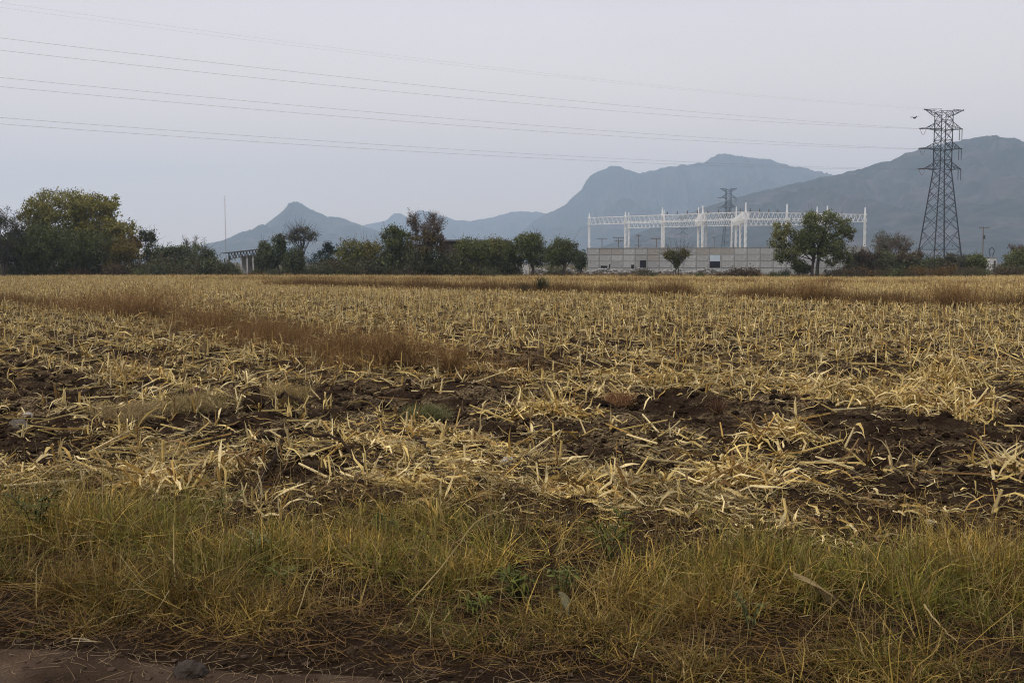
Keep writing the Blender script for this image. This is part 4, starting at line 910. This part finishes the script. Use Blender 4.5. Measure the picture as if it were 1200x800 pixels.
stick('thin dark fallen stem among straw below the bent stalk', [(335,572,.02), (352,586,.03), (368,596,0)], .018, DK)
stick('stout brown stalk lying at the right edge with a russet husk', [(1148,549,.03), (1165,552,.04), (1180,549,.05), (1215,536,.08)], .016, (.2, .13, .07))
stick('long pale bent cane lying over the near grass, left of centre', [(478,722,.12), (520,702,.22), (560,678,.33), (610,674,.34), (640,668,.33)], .0038, (.27, .20, .085), 'cane', 'dry_cane')
stick('thin straight pale cane low in the grass at the right', [(1082,752,.16), (1100,766,.13), (1122,780,.1)], .0045, (.30, .22, .10), 'cane', 'dry_cane')
stick('pale bent twig at the road verge, right of the left half', [(348,752,.1), (362,738,.2), (372,728,.24), (385,730,.2)], .0026, (.28, .21, .09), 'cane', 'dry_cane')
def big_leaf(label, px, py, dz, az, el, ln, wd, bend, col, name='maize_husk'):
    g = gpt(px, py); mb = MB()
    for k in range(3): ribbons(mb, [(0, .008*k, .012*k)], az+.12*k, el-.05*k, ln*(1-.12*k), wd, bend-.25*k, np.array(col)*(1-.1*k), 6, 'leaf', .3*(k-1))
    o = mb.build(name, M_STRAW, None, False, (g[0], g[1], float(height(g[0], g[1]))+dz)); tag(o, label, 'husk', 'large dry husks and leaves')
big_leaf('broad tan husk split in two lying in the grass at right', 930, 716, .17, -.45, -.1, .42, .05, -.5, (.34, .24, .10))
big_leaf('grey pale curled leaf hanging in the dark grass', 655, 728, .12, -1.2, .5, .16, .035, -1.8, (.14, .125, .06))
big_leaf('short straw piece lying on the road edge', 82, 761, .02, .35, .05, .16, .012, -.1, (.42, .33, .19))
big_leaf('golden husk curled at the verge top, right', 1085, 650, .14, .3, .5, .3, .05, -1.6, (.45, .35, .17))
big_leaf('wide yellow husk in the straw at right centre', 745, 538, .06, .1, .2, .5, .06, -.5, (.42, .31, .13))
big_leaf('pale folded husk standing in the bare soil', 795, 508, .05, .5, .3, .3, .05, -1.2, (.45, .36, .2))
for lab, px, py, r, seed, col in (('smooth grey brown stone sitting on the dirt road', 222, 792, .062, 3, None), ('flat white stone half buried in the straw', 595, 549, .06, 8, (.42, .385, .33)), ('rounded pale stone at the top of the right verge', 1128, 655, .05, 5, (.5, .42, .3)),
                                 ('dark reddish stone in the dry grass at left', 229, 464, .07, 12, (.06, .025, .022)), ('grey stone in dark soil at the far left', 22, 502, .09, 15, (.10, .08, .065)), ('small pale stone in the soil at far left', 32, 480, .06, 19, (.3, .27, .24))):
    g = gpt(px, py); m_ = M_STONE if col is None else mat('stone_'+str(seed), col, .9, noise=.3, nscale=15, bump=.5, bscale=40)
    tag(link('stone', stone_mesh('stone', r, m_, seed, .75), None, (g[0], g[1], float(height(g[0], g[1]))+r*.3)), lab, 'stone')
g = gpt(297, 487); tag(link('soil_clod', stone_mesh('soil_clod', .115, mat('dark_clod', (.026, .017, .011), 1, spec=0, noise=.4, nscale=10, bump=.8, bscale=25), 31, 1.0), None, (g[0], g[1], float(height(g[0], g[1]))+.05)), 'big dark earth clod standing in the pale dry grass', 'clod')

# ------------------------------------------------------------------ verge grass
gr = MB(); nt_ = 10000
def verge_xy(n, s0, s1): x = rng.uniform(-4.4, 4.9, n); q = rng.uniform(s0, s1, n); return x, q/.981 + 3.94 - .197*x, q
x, y, q = verge_xy(nt_, .05, 3.2)
den = np.clip(.52 + 2.6*fbm(x*1.0, y*1.5, 3), .03, 1)*sstep(.0, .4, q+.25*perlin(x*2, y*2))*(1-.97*sstep(1.5, 2.45, q+.8*perlin(x*1.1+4, y*1.1)+.4*perlin(x*3.1, y*3.1)))
den *= 1-.93*np.exp(-((q-.66)/.40)**2)*sstep(-1.4, -.3, x)*np.clip(.75+perlin(x*1.2, 8.1), 0, 1)
ok = rng.uniform(0, 1, nt_) < den; x, y, q = x[ok], y[ok], q[ok]; nt_ = len(x)
th = np.clip(.62+.8*fbm(x*.9+8, y*.9, 2), .22, 1.15)*rng.uniform(.55, 1.25, nt_)*np.where(q < .45, .5, 1)*(1-.4*sstep(1.4, 2.6, q))*np.where(rng.uniform(0, 1, nt_) < .14, 1.45, 1)
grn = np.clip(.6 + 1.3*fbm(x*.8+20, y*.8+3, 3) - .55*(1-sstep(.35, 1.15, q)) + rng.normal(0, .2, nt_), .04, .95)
nb = rng.integers(22, 60, nt_); i = np.repeat(np.arange(nt_), nb); n = len(i)
taz = rng.uniform(0, 6.28, nt_); a = rng.uniform(0, 6.28, n); rr_ = np.abs(rng.normal(0, .06, n))
bx_, by_ = x[i]+np.cos(a)*rr_, y[i]+np.sin(a)*rr_
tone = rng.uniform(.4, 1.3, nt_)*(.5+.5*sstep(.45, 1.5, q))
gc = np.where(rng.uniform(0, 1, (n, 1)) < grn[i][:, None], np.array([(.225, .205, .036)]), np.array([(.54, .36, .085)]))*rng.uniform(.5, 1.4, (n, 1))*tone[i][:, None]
pale = rng.uniform(0, 1, n) < .09; gc[pale] = np.array([.46, .35, .15])*rng.uniform(.6, 1.1, (pale.sum(), 1))
brn = rng.uniform(0, 1, n) < .15; gc[brn] = np.array([.13, .07, .025])*rng.uniform(.6, 1.3, (brn.sum(), 1))
el = 1.5-np.abs(rng.normal(0, .5, n))-.6*rng.uniform(0, 1, nt_)[i]; el = np.maximum(el, .1); fl = rng.uniform(0, 1, n) < .22; el[fl] = rng.uniform(.1, .6, fl.sum())
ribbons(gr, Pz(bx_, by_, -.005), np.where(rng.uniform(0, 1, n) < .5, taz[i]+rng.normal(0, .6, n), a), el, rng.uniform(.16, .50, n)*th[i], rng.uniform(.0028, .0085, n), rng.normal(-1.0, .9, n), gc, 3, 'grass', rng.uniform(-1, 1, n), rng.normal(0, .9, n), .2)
# seed stems and thatch
n = 1500; x = rng.uniform(-4.3, 4.8, n); s = rng.uniform(.5, 2.1, n); y = s/.981+3.94-.197*x
ribbons(gr, Pz(x, y), rng.uniform(0, 6.28, n), 1.57-np.abs(rng.normal(0, .3, n)), rng.uniform(.25, .48, n), .0028, rng.normal(-.4, .5, n), np.array([(.34, .24, .085)])*rng.uniform(.5, 1.1, (n, 1)), 4, 'strip', rng.uniform(-1, 1, n), rng.normal(0, .4, n), .15)
n = 26000; x = rng.uniform(-4.4, 4.9, n); s = rng.uniform(.02, 3.3, n); s = np.where(rng.uniform(0, 1, n) < .2, s*.3, s); y = s/.981+3.94-.197*x
ribbons(gr, Pz(x, y, .012), rng.uniform(0, 6.28, n), rng.uniform(-.05, .3, n), rng.uniform(.06, .28, n), rng.uniform(.002, .005, n), rng.normal(-.2, .4, n), np.array([(.15, .085, .026)])*rng.uniform(.15, 1.5, (n, 1)), 3, 'strip', rng.uniform(-1, 1, n), rng.normal(0, .9, n))
n = 500; x = rng.uniform(-3.2, .2, n); s = -np.abs(rng.normal(0, .2, n)); y = s/.981+3.94-.197*x
ribbons(gr, Pz(x, y, .012), rng.uniform(0, 6.28, n), rng.uniform(-.02, .08, n), rng.uniform(.04, .16, n), .003, rng.normal(0, .2, n), np.array([(.26, .18, .09)])*rng.uniform(.5, 1.2, (n, 1)), 2, 'strip', rng.uniform(-.4, .4, n), rng.normal(0, .9, n))
tag(gr.build('verge_grass', M_GRASS), kind='stuff')

# leafy green weeds in the verge
def leafy(label, px, py, hgt, nst, ln, col, group='green leafy weeds in the verge', name='leafy_weed'):
    g = gpt(px, py); root = empty(name, (g[0], g[1], float(height(g[0], g[1]))), label, 'weed', group)
    st, lf = MB(), MB()
    for i in range(nst):
        a = rng.uniform(0, 6.28); e = np.array([math.cos(a)*hgt*.45, math.sin(a)*hgt*.45, hgt*rng.uniform(.7, 1.05)]); m = e*.5+np.array([0, 0, .04])
        path(st, [(0, 0, -.02), m*.5, m, e], [.005, .004, .0035, .002], 5, np.array(col)*.8)
        k = 18; t = rng.uniform(.2, 1, k)[:, None]; P = e*t; P[:, 2] += .03*np.sin(t[:, 0]*3.14)
        ribbons(lf, P, rng.uniform(0, 6.28, k), rng.uniform(.1, .9, k), ln*.8*rng.uniform(.5, 1.2, k), ln*.13*rng.uniform(.7, 1.2, k), rng.uniform(-1.5, -.3, k), np.array([col])*np.array([1.1, 1.0, .7])*rng.uniform(.6, 1.5, (k, 1)), 4, 'leaf', rng.uniform(-.5, .5, k))
    st.build('stem', M_GRASS, root); lf.build('leaves', M_GRASS, root)
GW = (.08, .098, .022)
leafy('blue green leafy weed, brightest of those in the dark centre grass', 660, 706, .20, 4, .10, (.10, .125, .04))
leafy('low spread of green leaves left of the brightest leafy weed', 605, 700, .16, 5, .11, GW)
leafy('green leafy weed left of the bent pale cane', 560, 714, .12, 4, .10, (.09, .105, .025))
leafy('tall green weed up the verge right of centre', 715, 672, .26, 4, .12, (.07, .085, .02))
leafy('pale grey green weed in the left verge', 297, 668, .16, 3, .08, (.2, .22, .12))
leafy('slim green weed right of the pale grey green one', 330, 692, .16, 3, .08, (.12, .14, .04))
leafy('upright pale stemmed weed near the top of the left verge', 262, 628, .34, 2, .08, (.12, .135, .05))
leafy('dark green weed at the left edge of the verge', 45, 640, .28, 5, .12, (.055, .065, .016))
leafy('green weed low at the far right grass with small white buds', 880, 736, .18, 4, .06, (.11, .12, .05))
leafy('green weed showing above straw near the verge middle', 455, 640, .2, 3, .12, (.08, .09, .022))
leafy('tiny blue green rosette on the dark woody stem', 484, 522, .1, 4, .07, (.11, .14, .07))

# ------------------------------------------------------------------ haze
hb = MB(); hb.box(-7650, 7650, -7650, 7650, -6, 720)
hm = bpy.data.materials.new('haze_air'); hm.use_nodes = True; t = hm.node_tree; t.nodes.clear()
o = t.nodes.new('ShaderNodeOutputMaterial'); pv = t.nodes.new('ShaderNodeVolumePrincipled')
pv.inputs['Color'].default_value = (.66, .82, 1.0, 1); pv.inputs['Density'].default_value = 2.3e-4; pv.inputs['Anisotropy'].default_value = .2
pv.inputs['Density Attribute'].default_value = ''
t.links.new(pv.outputs[0], o.inputs['Volume'])
ho = hb.build('haze', hm); tag(ho, kind='stuff')
